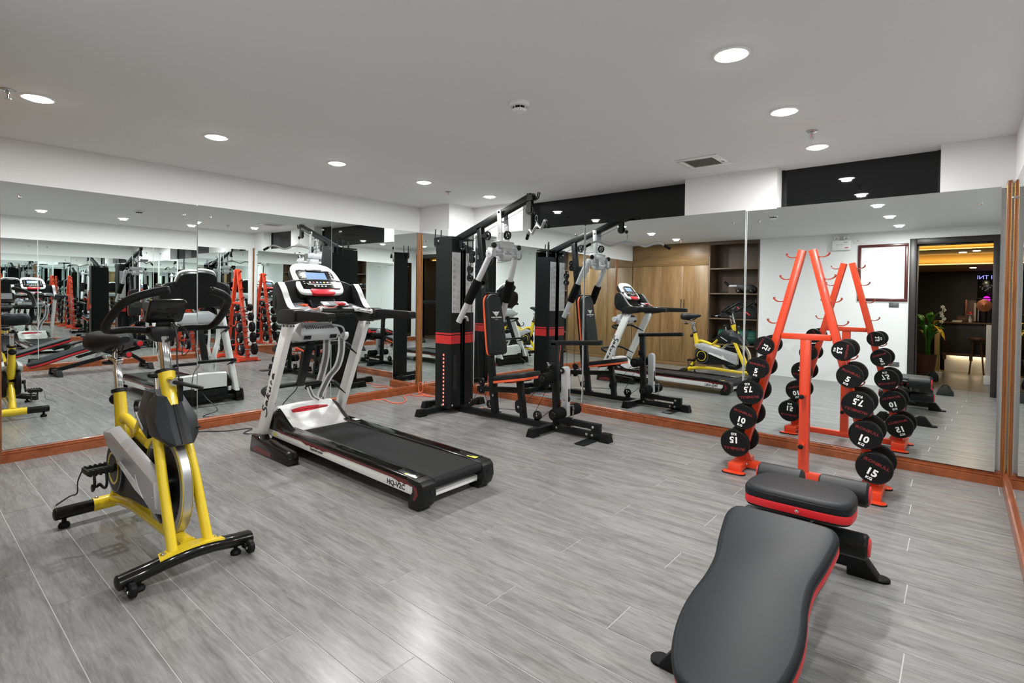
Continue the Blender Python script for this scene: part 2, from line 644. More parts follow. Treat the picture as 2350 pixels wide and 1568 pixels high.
# ---- dark transom windows high in the back wall
for i, (xa, xb) in enumerate((W1, W2)):
    w = MB()
    w.box(xa, xa + 0.02, 0.165, 0.20, HMB - 0.008, HC)
    w.box(xb - 0.02, xb, 0.165, 0.20, HMB - 0.008, HC)
    w.box(xa, xb, 0.165, 0.20, HMB - 0.008, HMB + 0.012)
    wo = struct(w.build('window_%d' % (i + 1), 'black_plastic'))
    MB().box(xa + 0.01, xb - 0.01, 0.178, 0.186, HMB, HC - 0.001).build('pane', 'dark_glass', wo)
    MB().box(xa, xb, 0.235, 0.255, HMB - 0.01, HC).build('blind', 'black_matte', wo)

# ---- moulded wooden baseboards
BP = [(0, 0), (0.028, 0), (0.028, 0.052), (0.023, 0.056), (0.027, 0.061), (0.027, 0.071), (0.019, 0.075), (0.021, 0.083), (0.012, 0.092), (0.010, HB), (0, HB)]


def baseboard(name, p0, p1, nrm):
    p0, p1, nrm = Vector(p0), Vector(p1), Vector(nrm)
    d = (p1 - p0).normalized()
    b = MB()
    b.fprism(BP, p0, nrm, Vector((0, 0, 1)), d, 0, (p1 - p0).length)
    return struct(b.build(name, 'trim_wood', smooth=25))


baseboard('baseboard_left', (-0.012, YD, 0), (-0.012, COLY, 0), (1, 0, 0))
baseboard('baseboard_column', (0.0, COLY, 0), (COLX + 0.028, COLY, 0), (0, -1, 0))
baseboard('baseboard_column_side', (COLX, COLY, 0), (COLX, 0.014, 0), (1, 0, 0))
baseboard('baseboard_back', (COLX, 0.014, 0), (XC - 0.002, 0.014, 0), (0, -1, 0))
baseboard('baseboard_right', (XC + 0.01, 0.0, 0), (XC + 0.01, YD + 0.03, 0), (-1, 0, 0))


# ---- mirrors: separate sheets screwed to the walls, each hung a little out of true
def mirror(name, label, c, n, w, z0, z1, knobs=True):
    """c: centre (x, y) of the sheet front; n: its outward normal; w: width"""
    n = Vector(n).normalized()
    u = Vector((0, 0, 1)).cross(n).normalized()
    v = n.cross(u)
    cz = (z0 + z1) / 2
    o = Vector((c[0], c[1], cz))
    rt = thing(name, label, 'mirror', o, group='wall mirrors')
    h = (z1 - z0) / 2
    bm = bmesh.new()
    vs = []
    for dn in (0.0, -0.006):
        for a, bb in ((-w / 2, -h), (w / 2, -h), (w / 2, h), (-w / 2, h)):
            vs.append(bm.verts.new(u * a + v * bb + n * dn))
    f = bm.faces.new(vs[:4])
    f.material_index = 0
    for i in range(4):
        g = bm.faces.new((vs[i], vs[i + 4], vs[(i + 1) % 4 + 4], vs[(i + 1) % 4]))
        g.material_index = 1
    g = bm.faces.new(vs[7:3:-1])
    g.material_index = 1
    bmesh.ops.recalc_face_normals(bm, faces=bm.faces[:])
    me = bpy.data.meshes.new('glass')
    bm.to_mesh(me)
    bm.free()
    me.materials.append(M['mirror'])
    me.materials.append(M['glass_edge'])
    g = bpy.data.objects.new('glass', me)
    COL.objects.link(g)
    g.parent = rt
    if knobs:
        for a in (-w / 2 + 0.10, w / 2 - 0.10):
            for bb in (h - 0.10,):
                MB().lathe([(0.011, 0), (0.011, 0.004), (0.007, 0.005), (0.007, 0.009), (0.010, 0.011), (0.008, 0.016), (0, 0.017)], o + u * a + v * bb, n, 14).build('fixing_knob', 'chrome', rt)
    return rt


def nB(a, b_):
    return (math.sin(R(a)), -math.cos(R(a)), math.sin(R(b_)))


def nA(a, b_):
    return (math.cos(R(a)), math.sin(R(a)), math.sin(R(b_)))


ZB = HB - 0.004
mirror('wall_mirror', 'narrow mirror sheet at the near end of the left wall beside the cabinet', (0.0, -4.53), nA(0.3, 0), 0.62, ZB, HMA, False)
mirror('wall_mirror', 'left wall mirror sheet behind the yellow exercise bike', (0.0014, -3.562), nA(0.666, -0.087), 1.255, ZB, HMA)
mirror('wall_mirror', 'left wall mirror sheet behind the treadmill console', (0.0, -2.278), nA(0.274, -0.448), 1.302, ZB, HMA)
mirror('wall_mirror', 'left wall mirror sheet ending at the corner post', (0.0, -1.02), nA(0.1, -0.2), 1.205, ZB, HMA)
mirror('wall_mirror', 'narrow mirror sheet on the corner column behind the weight tower', (0.272, COLY - 0.004), nB(0, 0), 0.488, ZB, HMA, False)
mirror('wall_mirror', 'mirror sheet on the return side of the corner column', (COLX + 0.006, -0.195), (1, 0, 0), 0.385, ZB, HMA - 0.01, False)
mirror('wall_mirror', 'back wall mirror sheet behind the multi gym seat', (1.345, 0.004), nB(-0.6, 0.35), 1.59, ZB, HMB)
mirror('wall_mirror', 'middle back wall mirror sheet between multi gym and dumbbell rack', (2.95, 0.001), nB(-0.84, 0.462), 1.598, ZB, HMB)
mirror('wall_mirror', 'back wall mirror sheet behind the orange dumbbell rack', (4.549, 0.0), nB(-1.0, 0.486), 1.592, ZB, HMB)
for i, (ya, yb) in enumerate(((-0.10, -1.60), (-1.605, -3.10), (-3.105, -4.70))):
    mirror('wall_mirror', ['right wall mirror sheet next to the back corner', 'middle mirror sheet on the right wall beside the bench', 'right wall mirror sheet nearest the doorway'][i], (XC, (ya + yb) / 2), (-1, 0, 0), abs(yb - ya) - 0.004, ZB + 0.02, HMA - 0.03)


# ---- vertical wooden corner mouldings with gilt beading
def post_trim(name, x, y, sx, sy, z1, k_=1.0):
    b = MB()
    b.prism([(x, y), (x + sx * k_ * 0.042, y), (x + sx * k_ * 0.042, y + sy * k_ * 0.012), (x + sx * k_ * 0.032, y + sy * k_ * 0.020), (x + sx * k_ * 0.036, y + sy * k_ * 0.028), (x + sx * k_ * 0.028, y + sy * k_ * 0.036), (x + sx * k_ * 0.020, y + sy * k_ * 0.032), (x + sx * k_ * 0.012, y + sy * k_ * 0.042), (x, y + sy * k_ * 0.042)], 'xy', 0.03, z1)
    o = struct(b.build(name, 'post_wood', smooth=25))
    for i, (bx, by) in enumerate(((x + sx * k_ * 0.043, y + sy * k_ * 0.005), (x + sx * k_ * 0.005, y + sy * k_ * 0.043))):
        g = MB()
        n = int((z1 - 0.1) / 0.011)
        g.tube([(bx, by, 0.1 + 0.011 * k) for k in range(n)], 0.0042 * k_, 6, scl=[1.0 if k % 2 else 0.55 for k in range(n)])
        g.build('gilt_bead', 'gold', o)
    return o


post_trim('trim_1', 0.0, COLY - 0.006, 1, -1, HMA - 0.012, 0.8)
post_trim('trim_2', XC - 0.004, 0.004, -1, -1, HMA + 0.01, 0.55)
b = MB()
b.box(-0.012, 0.026, -4.222, -4.190, 0.03, HMA, 0.006)
struct(b.build('trim_3', 'post_wood'))

# ================================================================== CEILING FITTINGS
_ord = ['nearest the camera', 'second', 'third', 'fourth', 'deepest in the corner']


def downlight(x, y, label, energy=LAMP_W):
    rt = thing('ceiling_downlight', label, 'downlight', (x, y, HC), group='recessed ceiling downlights')
    MB().lathe([(0.062, 0.0), (0.078, 0.0), (0.078, -0.004), (0.070, -0.007), (0.062, -0.005), (0.062, 0.0)], (x, y, HC), (0, 0, 1), 36).build('trim_ring', 'lamp_ring', rt)
    MB().lathe([(0.0, -0.020), (0.022, -0.0188), (0.042, -0.0145), (0.056, -0.0075), (0.063, 0.0), (0.0, 0.0)], (x, y, HC), (0, 0, 1), 36).build('diffuser', 'lamp_glow', rt, smooth=60)
    ld = bpy.data.lights.new('bulb', 'AREA')
    ld.shape = 'DISK'
    ld.size = LAMP_SIZE
    ld.energy = energy
    ld.color = (1.0, 0.993, 0.975)
    ld.spread = R(180)
    lo = bpy.data.objects.new('bulb', ld)
    COL.objects.link(lo)
    lo.parent = rt
    lo.location = (0, 0, -0.024)
    return rt


for k, y in enumerate(LIGHT_Y):
    downlight(LIGHT_X[0], y, ['downlight deepest in the corner of the row along the left mirror wall', 'second downlight from the column in the left row', 'middle downlight of the row along the left mirror wall', 'fourth downlight from the column in the left row', 'downlight of the left row beside the ceiling sprinkler'][k])
for k, y in enumerate(LIGHT_Y):
    downlight(LIGHT_X[1], y, ['downlight just in front of the second dark window', 'second downlight from the window in the right row', 'largest looking downlight of the right row above the bench', 'downlight of the right row above the bench foot', 'downlight of the right row over the doorway side'][k])

# smoke detectors
def detector(x, y, label):
    rt = thing('smoke_detector', label, 'detector', (x, y, HC), group='smoke detectors')
    b = MB()
    b.lathe([(0.0, 0), (0.060, 0), (0.060, -0.012), (0.053, -0.020), (0.045, -0.022), (0.0, -0.022)], (x, y, HC), (0, 0, 1), 32)
    b.lathe([(0.0, -0.036), (0.041, -0.036), (0.041, -0.040), (0.034, -0.048), (0.0, -0.050)], (x, y, HC), (0, 0, 1), 32)
    for k in range(8):
        a = 2 * PI * k / 8
        b.obox((x + 0.040 * math.cos(a), y + 0.040 * math.sin(a), HC - 0.029), (0.006, 0.003, 0.018), Matrix.Rotation(a, 3, 'Z'))
    b.build('housing', 'white_plastic', rt)
    MB().cyl((x, y, HC - 0.021), (x, y, HC - 0.037), 0.036, 24).build('chamber', 'black_matte', rt)


detector(3.255, -2.43, 'white round smoke detector in the middle of the ceiling')


def sprinkler(x, y, label):
    rt = thing('fire_sprinkler', label, 'sprinkler', (x, y, HC), group='fire sprinklers')
    MB().lathe([(0.012, 0.0), (0.034, 0.0), (0.036, -0.003), (0.030, -0.007), (0.014, -0.010), (0.012, -0.004), (0.012, 0)], (x, y, HC), (0, 0, 1), 24).build('escutcheon', 'steel', rt)
    b = MB()
    b.cyl((x, y, HC - 0.001), (x, y, HC - 0.022), 0.009, 12)
    for s in (-1, 1):
        b.tube(spline([(x + s * 0.008, y, HC - 0.018), (x + s * 0.012, y, HC - 0.032), (x + s * 0.003, y, HC - 0.044)], 4), 0.0022, 6)
    b.cyl((x, y, HC - 0.042), (x, y, HC - 0.048), 0.004, 8)
    b.lathe([(0, -0.048), (0.015, -0.048), (0.015, -0.0495), (0, -0.0495)], (x, y, HC), (0, 0, 1), 16)
    b.build('sprinkler_frame', 'steel', rt)
    MB().cyl((x, y, HC - 0.02), (x, y, HC - 0.044), 0.0022, 8).build('glass_bulb', 'red_plastic', rt)


sprinkler(1.255, -4.285, 'sprinkler head at the near end of the left lights')
sprinkler(4.405, -0.885, 'sprinkler head beside the second light of the right row')
sprinkler(1.056, -0.915, 'sprinkler head near the corner column')

# ceiling vent
vt = thing('ceiling_vent', 'white framed ceiling vent grille near the back wall', 'vent', (3.58, -0.53, HC))
b = MB()
for x0, x1, y0, y1 in ((3.415, 3.745, -0.700, -0.655), (3.415, 3.745, -0.405, -0.360), (3.415, 3.460, -0.655, -0.405), (3.690, 3.745, -0.655, -0.405)):
    b.box(x0, x1, y0, y1, HC - 0.010, HC, 0.003)
b.build('frame', 'white_plastic', vt)
MB().box(3.455, 3.695, -0.66, -0.40, HC - 0.0015, HC - 0.0005).build('backing', 'black_matte', vt)
for k in range(15):
    x = 3.468 + 0.0155 * k
    MB().obox((x, -0.53, HC - 0.006), (0.007, 0.25, 0.0018), Matrix.Rotation(R(20), 3, 'Y')).build('slat', 'vent_slat', vt)
MB().box(3.71, 3.725, -0.51, -0.47, HC - 0.0112, HC - 0.0098).build('badge', 'dark_grey', vt)

# ================================================================== MULTI GYM
GY = -0.83
gym = thing('multi_gym', 'black home multi gym with red banded weight tower and grey press arms', 'gym machine', (1.95, GY, 0))


def pulley(parent, p, r=0.042, axis=(0, 1, 0), name='pulley'):
    """grooved wheel with spoke holes and a hub bolt"""
    p, a = Vector(p), Vector(axis).normalized()
    b = MB()
    h = 0.010
    b.lathe([(r * 0.70, -h), (r, -h), (r, -h * 0.8), (r * 0.88, 0), (r, h * 0.8), (r, h), (r * 0.70, h), (r * 0.66, h * 0.5), (r * 0.66, -h * 0.5), (r * 0.70, -h)], p, a, 28)
    b.lathe([(0, -h), (r * 0.30, -h), (r * 0.30, h), (0, h)], p, a, 16)
    s = Vector((0, 0, 1)) if abs(a.z) < 0.9 else Vector((1, 0, 0))
    t = a.cross(s)
    for k in range(5):
        q = 2 * PI * k / 5
        d = s * math.cos(q) + t * math.sin(q)
        b.beam(p + d * r * 0.25, p + d * r * 0.70, r * 0.2, h * 0.9, side=a.cross(d))
    o = b.build(name, 'black_plastic', parent)
    for sg in (-1, 1):
        bolt(o, p + a * sg * (h + 0.001), a * sg, r * 0.17)
    return o


def foot_cap(b, x0, x1, y0, y1, h):
    b.hull([(x0 - 0.008, y0 - 0.008, 0), (x1 + 0.008, y0 - 0.008, 0), (x1 + 0.008, y1 + 0.008, 0), (x0 - 0.008, y1 + 0.008, 0),
            (x0 - 0.008, y0 - 0.008, 0.008), (x1 + 0.008, y0 - 0.008, 0.008), (x1 + 0.008, y1 + 0.008, 0.008), (x0 - 0.008, y1 + 0.008, 0.008),
            (x0 + 0.004, y0 + 0.004, h), (x1 - 0.004, y0 + 0.004, h), (x1 - 0.004, y1 - 0.004, h), (x0 + 0.004, y1 - 0.004, h)])


# base frame
MB().box(0.80, 2.88, GY - 0.026, GY + 0.026, 0.012, 0.066, 0.004).build('main_beam', 'black_metal', gym)
for x, y0, y1 in ((1.050, -1.29, -0.38), (0.780, -0.985, -0.675), (2.345, -1.13, -0.53)):
    o = MB().box(x - 0.026, x + 0.026, y0 + 0.03, y1 - 0.03, 0.012, 0.064, 0.003).build('cross_beam', 'black_metal', gym)
    for ya, yb in ((y0 - 0.012, y0 + 0.07), (y1 - 0.07, y1 + 0.012)):
        q = MB()
        foot_cap(q, x - 0.030, x + 0.030, ya, yb, 0.070)
        q.build('foot_cap', 'rubber', o)
q = MB()
foot_cap(q, 2.87, 2.945, GY - 0.034, GY + 0.034, 0.074)
q.build('foot_cap', 'rubber', gym)
MB().box(2.745, 2.845, GY - 0.235, GY + 0.235, 0.004, 0.010, 0.002).build('foot_plate', 'black_metal', gym)
# foot rest arm above the beam
o = MB().box(2.42, 2.855, GY - 0.026, GY + 0.026, 0.090, 0.140, 0.003).build('foot_rest_beam', 'black_metal', gym)
MB().box(2.775, 2.855, GY - 0.024, GY + 0.024, 0.062, 0.100, 0.002).build('foot_rest_bracket', 'black_metal', gym)
for x, z in ((2.795, 0.110), (2.735, 0.042), (2.79, 0.040), (2.42, 0.045)):
    bolt(gym, (x, GY - 0.0265, z), (0, -1, 0), 0.010)
    bolt(gym, (x, GY + 0.0265, z), (0, 1, 0), 0.010)

# weight tower: front and rear shrouds with a cable gap on the user side
TX0, TX1, TY0, TY1, TZ0, TZ1 = 0.985, 1.195, -1.015, -0.645, 0.055, 1.815
o = MB().prism([(TX0, TY0), (TX1 - 0.025, TY0), (TX1, TY0 + 0.025), (TX1, -0.862), (TX1 - 0.02, -0.862), (TX1 - 0.02, TY0 + 0.035), (TX0, TY0 + 0.02)], 'xy', TZ0, TZ1).build('tower_shroud', 'black_metal', gym)
o2 = MB().prism([(TX0, TY1), (TX1 - 0.025, TY1), (TX1, TY1 - 0.025), (TX1, -0.795), (TX1 - 0.02, -0.795), (TX1 - 0.02, TY1 - 0.035), (TX0, TY1 - 0.02)], 'xy', TZ0, TZ1 - 0.10).build('tower_shroud', 'black_metal', gym)
MB().box(TX0 - 0.012, TX0 + 0.004, TY0 + 0.01, TY1 - 0.01, TZ0, TZ1 - 0.03).build('tower_back', 'black_metal', gym)
MB().box(TX0, TX1 - 0.012, TY0 + 0.012, TY1 - 0.012, TZ1 - 0.02, TZ1 - 0.006).build('tower_top', 'black_metal', gym)
MB().box(TX0 - 0.03, TX0 + 0.03, TY0 - 0.004, TY0 + 0.05, 1.735, 1.81).build('top_bracket', 'black_metal', gym)
# red band with thin black line
for sh, (ya, yb) in ((o, (TY0, -0.862)), (o2, (-0.795, TY1))):
    for z0, z1 in ((0.716, 0.802), (0.812, 0.828)):
        q = MB()
        if sh is o:
            q.box(TX0, TX1 - 0.0255, TY0 - 0.0012, TY0 + 0.001, z0, z1)
            q.fprism([(0, z0), (0.0354, z0), (0.0354, z1), (0, z1)], (TX1 - 0.0255, TY0 - 0.0008, 0), (0.7071, 0.7071, 0), (0, 0, 1), (0.7071, -0.7071, 0), -0.001, 0.0012)
            q.box(TX1 - 0.001, TX1 + 0.0012, TY0 + 0.0245, -0.862, z0, z1)
        else:
            q.box(TX1 - 0.001, TX1 + 0.0012, -0.795, TY1 - 0.0245, z0, z1)
            q.box(TX0, TX1 - 0.0255, TY1 - 0.001, TY1 + 0.0012, z0, z1)
        q.build('red_band', 'red_band', sh)
# exercise charts
for sh, ya, yb in ((o, -0.985, -0.868), (o2, -0.789, -0.672)):
    pl = MB().box(TX1 + 0.0002, TX1 + 0.0018, ya, yb, 1.035, 1.655).build('exercise_chart', 'placard', sh)
    q = MB()
    for k in range(9):
        z = 1.60 - 0.064 * k
        for j in range(4):
            q.box(TX1 + 0.0019, TX1 + 0.0022, ya + 0.012, ya + 0.045, z - 0.008 * j, z - 0.008 * j + 0.003)
        for c in (0.062, 0.092):
            q.tube(spline([(TX1 + 0.0022, ya + c, z + 0.004), (TX1 + 0.0022, ya + c + 0.008, z - 0.012), (TX1 + 0.0022, ya + c - 0.004, z - 0.022), (TX1 + 0.0022, ya + c + 0.012, z - 0.036)], 3), 0.0016, 5)
    q.build('chart_print', 'print_grey', pl)['kind'] = 'stuff'
# slot with lit weight numbers on the near face
MB().box(1.098, 1.126, TY0 - 0.0012, TY0 + 0.0005, 0.085, 0.612).build('number_strip', 'black_matte', o)
for k in range(14):
    z = 0.602 - 0.0392 * k
    MB().box(1.102, 1.122, TY0 - 0.0026, TY0 - 0.0010, z - 0.010, z + 0.010, 0.001).build('weight_number', 'led', o)
# weight plates behind the slot of the user side and guide rods
for k in range(14):
    z = 0.075 + 0.0385 * k
    MB().box(1.02, 1.16, -0.985, -0.675, z, z + 0.036, 0.003).build('weight_plate', 'black_metal', gym)
for y in (-0.93, -0.73):
    MB().cyl((1.09, y, 0.06), (1.09, y, 1.80), 0.010, 12).build('guide_rod', 'chrome', gym)
q = MB()
q.fprism(rrect(0.050, 0.36, 0.024, 6), (TX1 + 0.0005, -0.935, 0.42), (0, 1, 0), (0, 0, 1), (1, 0, 0), 0, 0.0012)
q.build('selector_slot', 'black_matte', o)
for p, a in (((1.09, TY0 - 0.001, 0.08), (0, -1, 0)), ((1.02, TY0 - 0.001, 1.775), (0, -1, 0)), ((TX1 + 0.001, -0.97, 0.085), (1, 0, 0)), ((TX1 + 0.001, -0.70, 0.085), (1, 0, 0))):
    bolt(gym, p, a, 0.011)

# overhead beam and king post
p0, p1 = Vector((1.10, GY, 1.795)), Vector((2.10, GY, 2.143))
MB().beam(p0, p1, 0.056, 0.062, 0.003).build('overhead_beam', 'black_metal', gym)
q = MB().hull([(2.06, GY - 0.03, 2.10), (2.06, GY + 0.03, 2.10), (2.055, GY - 0.03, 2.172), (2.055, GY + 0.03, 2.172), (2.125, GY - 0.03, 2.105), (2.125, GY + 0.03, 2.105), (2.12, GY - 0.03, 2.15), (2.12, GY + 0.03, 2.15)]).build('beam_cap', 'black_metal', gym)
for s in (-1, 1):
    MB().tube(spline([(2.118, GY + s * 0.012, 2.165), (2.125, GY + s * 0.012, 2.13), (2.145, GY + s * 0.012, 2.112), (2.165, GY + s * 0.012, 2.128), (2.178, GY + s * 0.012, 2.172)], 4), 0.0055, 8).build('bar_hook', 'black_metal', gym)
MB().beam((1.44, GY, 1.90), (1.505, GY, 1.32), 0.056, 0.060, 0.003).beam((1.500, GY, 1.36), (1.665, GY, 0.055), 0.056, 0.060, 0.003).build('king_post', 'black_metal', gym)
MB().box(1.46, 1.70, GY - 0.05, GY + 0.05, 0.060, 0.068).build('post_plate', 'black_metal', gym)
# tower-top hooks behind (spare bar rests)
for (hx, hy) in ((0.93, -0.98), (0.93, -0.90), (1.13, -0.70), (1.17, -0.66)):
    MB().tube(fillet([(hx, hy, 1.72), (hx, hy, 1.80), (hx + 0.004, hy, 1.905)], 0.02), 0.0065, 8).build('bar_rest', 'black_metal', gym)

# hanger bracket carrying the press arms
for y, z1 in ((GY - 0.052, 2.045), (GY + 0.048, 2.03)):
    o = MB().beam((1.755, y, 1.74), (1.735, y, z1), 0.010, 0.052, 0.002).build('hanger_plate', 'silver_paint', gym)
    bolt(o, (1.735, y - 0.006, z1 - 0.022), (0, -1, 0), 0.010, m='black_metal')
    bolt(o, (1.75, y - 0.006, 1.82), (0, -1, 0), 0.006)
MB().box(1.728, 1.742, GY - 0.05, GY + 0.05, 1.925, 1.94).build('hanger_strut', 'silver_paint', gym)
o = MB().box(1.705, 1.80, GY - 0.105, GY + 0.105, 1.672, 1.740, 0.004).build('press_carriage', 'silver_paint', gym)
MB().box(1.708, 1.797, GY - 0.108, GY - 0.1045, 1.675, 1.737).build('end_plate', 'dark_grey', o)
o = MB().prism([(1.715, 1.675), (1.812, 1.675), (1.818, 1.59), (1.80, 1.555), (1.74, 1.55), (1.71, 1.59)], 'xz', GY - 0.070, GY + 0.062, 0.004).build('pivot_box', 'silver_paint', gym)
text('logo_text', 'THIEN TRUONG', 0.012, 'print_grey', o, (1.8180, GY - 0.004, 1.618), (0, 1, 0), (-0.06, 0, 1), (1, 0, 0.07), 0.0012)
q = MB()
for s in (-1, 1):
    for k in range(3):
        q.fprism([(0, 0), (s * (0.020 - 0.005 * k), 0.004), (s * (0.017 - 0.005 * k), -0.001), (0, -0.003)], (1.8172, GY - 0.004, 1.642 - 0.006 * k), (0, 1, 0), (0, 0, 1), (1, 0, 0.07), 0, 0.0012)
q.build('logo_wings', 'print_grey', o)
MB().tube([(1.765, GY - 0.205, 1.618), (1.765, GY + 0.205, 1.618)], 0.024, 20).build('cross_tube', 'silver_paint', gym)
for s in (-1, 1):
    yk = GY + s * 0.185
    o = MB()
    o.hull([(1.71, yk - 0.03, 1.615), (1.71, yk + 0.03, 1.615), (1.74, yk - 0.03, 1.672), (1.74, yk + 0.03, 1.672), (1.80, yk - 0.028, 1.66), (1.80, yk + 0.028, 1.66), (1.795, yk - 0.028, 1.585), (1.795, yk + 0.028, 1.585), (1.72, yk - 0.03, 1.575), (1.72, yk + 0.03, 1.575)], 0.006)
    o = o.build('arm_joint', 'silver_paint', gym)
    MB().lathe([(0, 0), (0.040, 0), (0.040, 0.006), (0.034, 0.008), (0, 0.008)], (1.765, yk - 0.032 if s < 0 else yk + 0.032, 1.612), (0, s, 0), 28).build('joint_disc', 'silver_paint', o)
    bolt(o, (1.765, yk + s * 0.040, 1.612), (0, s, 0), 0.006)
    MB().lathe([(0, 0), (0.038, 0), (0.038, 0.010), (0, 0.010)], (1.775, yk - s * 0.045, 1.655), (0.2, s, 0), 24).build('index_plate', 'grey_plastic', o)
    MB().cyl((1.77, yk, 1.672), (1.785, yk + s * 0.004, 1.705), 0.016, 16).build('knob_neck', 'steel', o)
    MB().lathe([(0, 0), (0.020, 0), (0.026, 0.004), (0.026, 0.032), (0.020, 0.040), (0, 0.041)], (1.78, yk - s * 0.02, 1.690), (0.55, s * 0.8, 0.1), 24).build('adjusting_knob', 'black_plastic', o)
    # the arm tube with foam sleeve and bent handle
    a0, a1 = Vector((1.745, yk, 1.60)), Vector((1.425, yk + s * 0.095, 0.955))
    if s > 0:
        a1 = Vector((1.50, yk + 0.09, 0.965))
    o = MB().tube([a0, a1], 0.0285, 22).build('press_arm', 'silver_paint', gym)
    f0, f1 = a0.lerp(a1, 0.37), a0.lerp(a1, 0.705)
    dn = (f1 - f0).normalized()
    MB().lathe([(0.029, 0), (0.040, 0.0), (0.045, 0.006), (0.045, (f1 - f0).length - 0.006), (0.040, (f1 - f0).length), (0.029, (f1 - f0).length)], f0, dn, 26).build('foam_sleeve', 'foam', o)
    hp = a0.lerp(a1, 0.93)
    MB().tube(fillet([hp, hp + Vector((0.0, -s * 0.085, 0.004)), hp + Vector((-0.004, -s * 0.100, -0.035))], 0.03), 0.011, 12).build('inner_handle', 'silver_paint', o)
    bolt(o, a1.lerp(a0, 0.05) + Vector((0.03, 0, 0.0)), (1, 0, 0.3), 0.007)

# pulleys and cables
pulley(gym, (2.075, GY, 2.015), 0.046)
MB().box(2.045, 2.10, GY - 0.020, GY - 0.014, 1.99, 2.11).build('pulley_bracket', 'black_metal', gym)
MB().box(2.045, 2.10, GY + 0.014, GY + 0.020, 1.99, 2.11).build('pulley_bracket', 'black_metal', gym)
pulley(gym, (1.80, GY + 0.0, 1.80), 0.042)
pulley(gym, (1.535, GY, 1.812), 0.045)
MB().box(1.455, 1.545, GY - 0.022, GY - 0.015, 1.795, 1.830).build('pulley_bracket', 'black_metal', gym)
pulley(gym, (1.225, GY - 0.03, 1.715), 0.040)
MB().box(1.19, 1.24, GY - 0.055, GY - 0.045, 1.70, 1.78).build('pulley_bracket', 'black_metal', gym)
for z in (1.64, 1.578):
    pulley(gym, (1.375, GY - 0.05, z), 0.036)
MB().prism([(1.345, 1.55), (1.405, 1.55), (1.415, 1.64), (1.38, 1.68), (1.345, 1.66)], 'xz', GY - 0.066, GY - 0.062).build('pulley_plate', 'black_metal', gym)
for z in (1.482, 1.395):
    pulley(gym, (1.318, GY - 0.02, z), 0.038)
MB().box(1.305, 1.331, GY - 0.04, GY - 0.034, 1.38, 1.50, 0.002).build('pulley_plate', 'black_metal', gym)
pulley(gym, (1.585, GY, 1.555), 0.042)
MB().prism([(1.50, 1.52), (1.60, 1.53), (1.60, 1.58), (1.50, 1.60)], 'xz', GY + 0.015, GY + 0.02).build('pulley_plate', 'black_metal', gym)
for x, z, r in ((1.324, 0.112, 0.040), (1.603, 0.140, 0.040), (1.985, 0.168, 0.036), (2.195, 0.115, 0.044), (2.502, 0.31, 0.040), (1.487, 0.348, 0.038), (1.487, 0.262, 0.036), (2.305, 0.475, 0.036), (2.395, 0.165, 0.034)):
    pulley(gym, (x, GY - 0.012 if x < 2.2 else GY, z), r)
MB().beam((1.487, GY, 0.225), (1.487, GY, 0.385), 0.020, 0.030, 0.004).build('pulley_block', 'black_plastic', gym)
MB().box(2.165, 2.225, GY - 0.022, GY - 0.017, 0.062, 0.125, 0.002).build('pulley_bracket', 'black_metal', gym)
CAB = [
    [(2.118, GY, 1.99), (2.075, GY, 2.062), (1.80, GY, 1.96), (1.30, GY, 1.775)],
    [(1.80, GY, 1.762), (1.535, GY, 1.768)],
    [(1.80, GY, 1.842), (1.535, GY, 1.858)],
    [(1.265, GY - 0.03, 1.715), (1.30, GY - 0.02, 1.50)],
    [(1.345, GY - 0.05, 1.64), (1.336, GY - 0.02, 1.40), (1.345, GY - 0.02, 0.60), (1.36, GY - 0.01, 0.12)],
    [(1.412, GY - 0.05, 1.60), (1.46, GY - 0.02, 0.36)],
    [(1.362, GY - 0.01, 0.12), (1.452, GY - 0.01, 0.30)],
    [(1.524, GY - 0.01, 0.25), (1.565, GY - 0.01, 0.15)],
    [(1.603, GY - 0.01, 0.10), (1.985, GY - 0.01, 0.132)],
    [(2.02, GY - 0.01, 0.17), (2.27, GY, 0.46)],
    [(2.34, GY, 0.46), (2.16, GY, 0.14)],
    [(2.20, GY, 0.072), (2.47, GY, 0.29)],
]
for c in CAB:
    MB().tube(c, 0.0028, 6).build('cable', 'cable_black', gym)

# lat pulldown bar with stopper and snap hook
o = MB().sphere((2.142, GY, 1.985), 0.021).build('cable_stopper', 'black_plastic', gym)
q = MB()
c0 = Vector((2.150, GY, 1.934))
q.tube([(c0.x + 0.012 * math.sin(a) * (0.7 + 0.3 * math.cos(a)), c0.y + 0.006 * math.sin(a), c0.z - 0.030 * math.cos(a)) for a in [2 * PI * k / 14 for k in range(14)]], 0.003, 6, closed=True)
q.tube([(2.142, GY, 1.975), (2.148, GY, 1.955)], 0.003, 6)
q.build('snap_hook', 'chrome', gym)
lat = thing('pulldown_bar', 'chrome lat pulldown bar hanging from the multi gym', 'exercise bar', (2.156, GY, 1.866))
dv = Vector((math.cos(R(-41)), math.sin(R(-41)), 0))
zz = [(0.0, 0.0), (0.05, -0.004), (0.10, -0.012), (0.17, -0.038), (0.22, -0.042), (0.28, -0.020), (0.34, 0.002), (0.38, -0.002), (0.42, -0.022), (0.445, -0.036)]
for s in (1, -1):
    pts = [Vector((2.156, GY, 1.862)) + dv * (s * d) + Vector((0, 0, h)) for d, h in zz]
    MB().tube(spline(pts, 4), 0.0125, 14).build('bent_bar', 'brushed', lat)
    d = dv * s
    g0 = pts[-2] + (pts[-1] - pts[-2]) * 0.2
    MB().tube([g0, g0 + (pts[-1] - pts[-2]).normalized() * 0.085], 0.0165, 16).build('grip', 'rubber', lat)
q = MB()
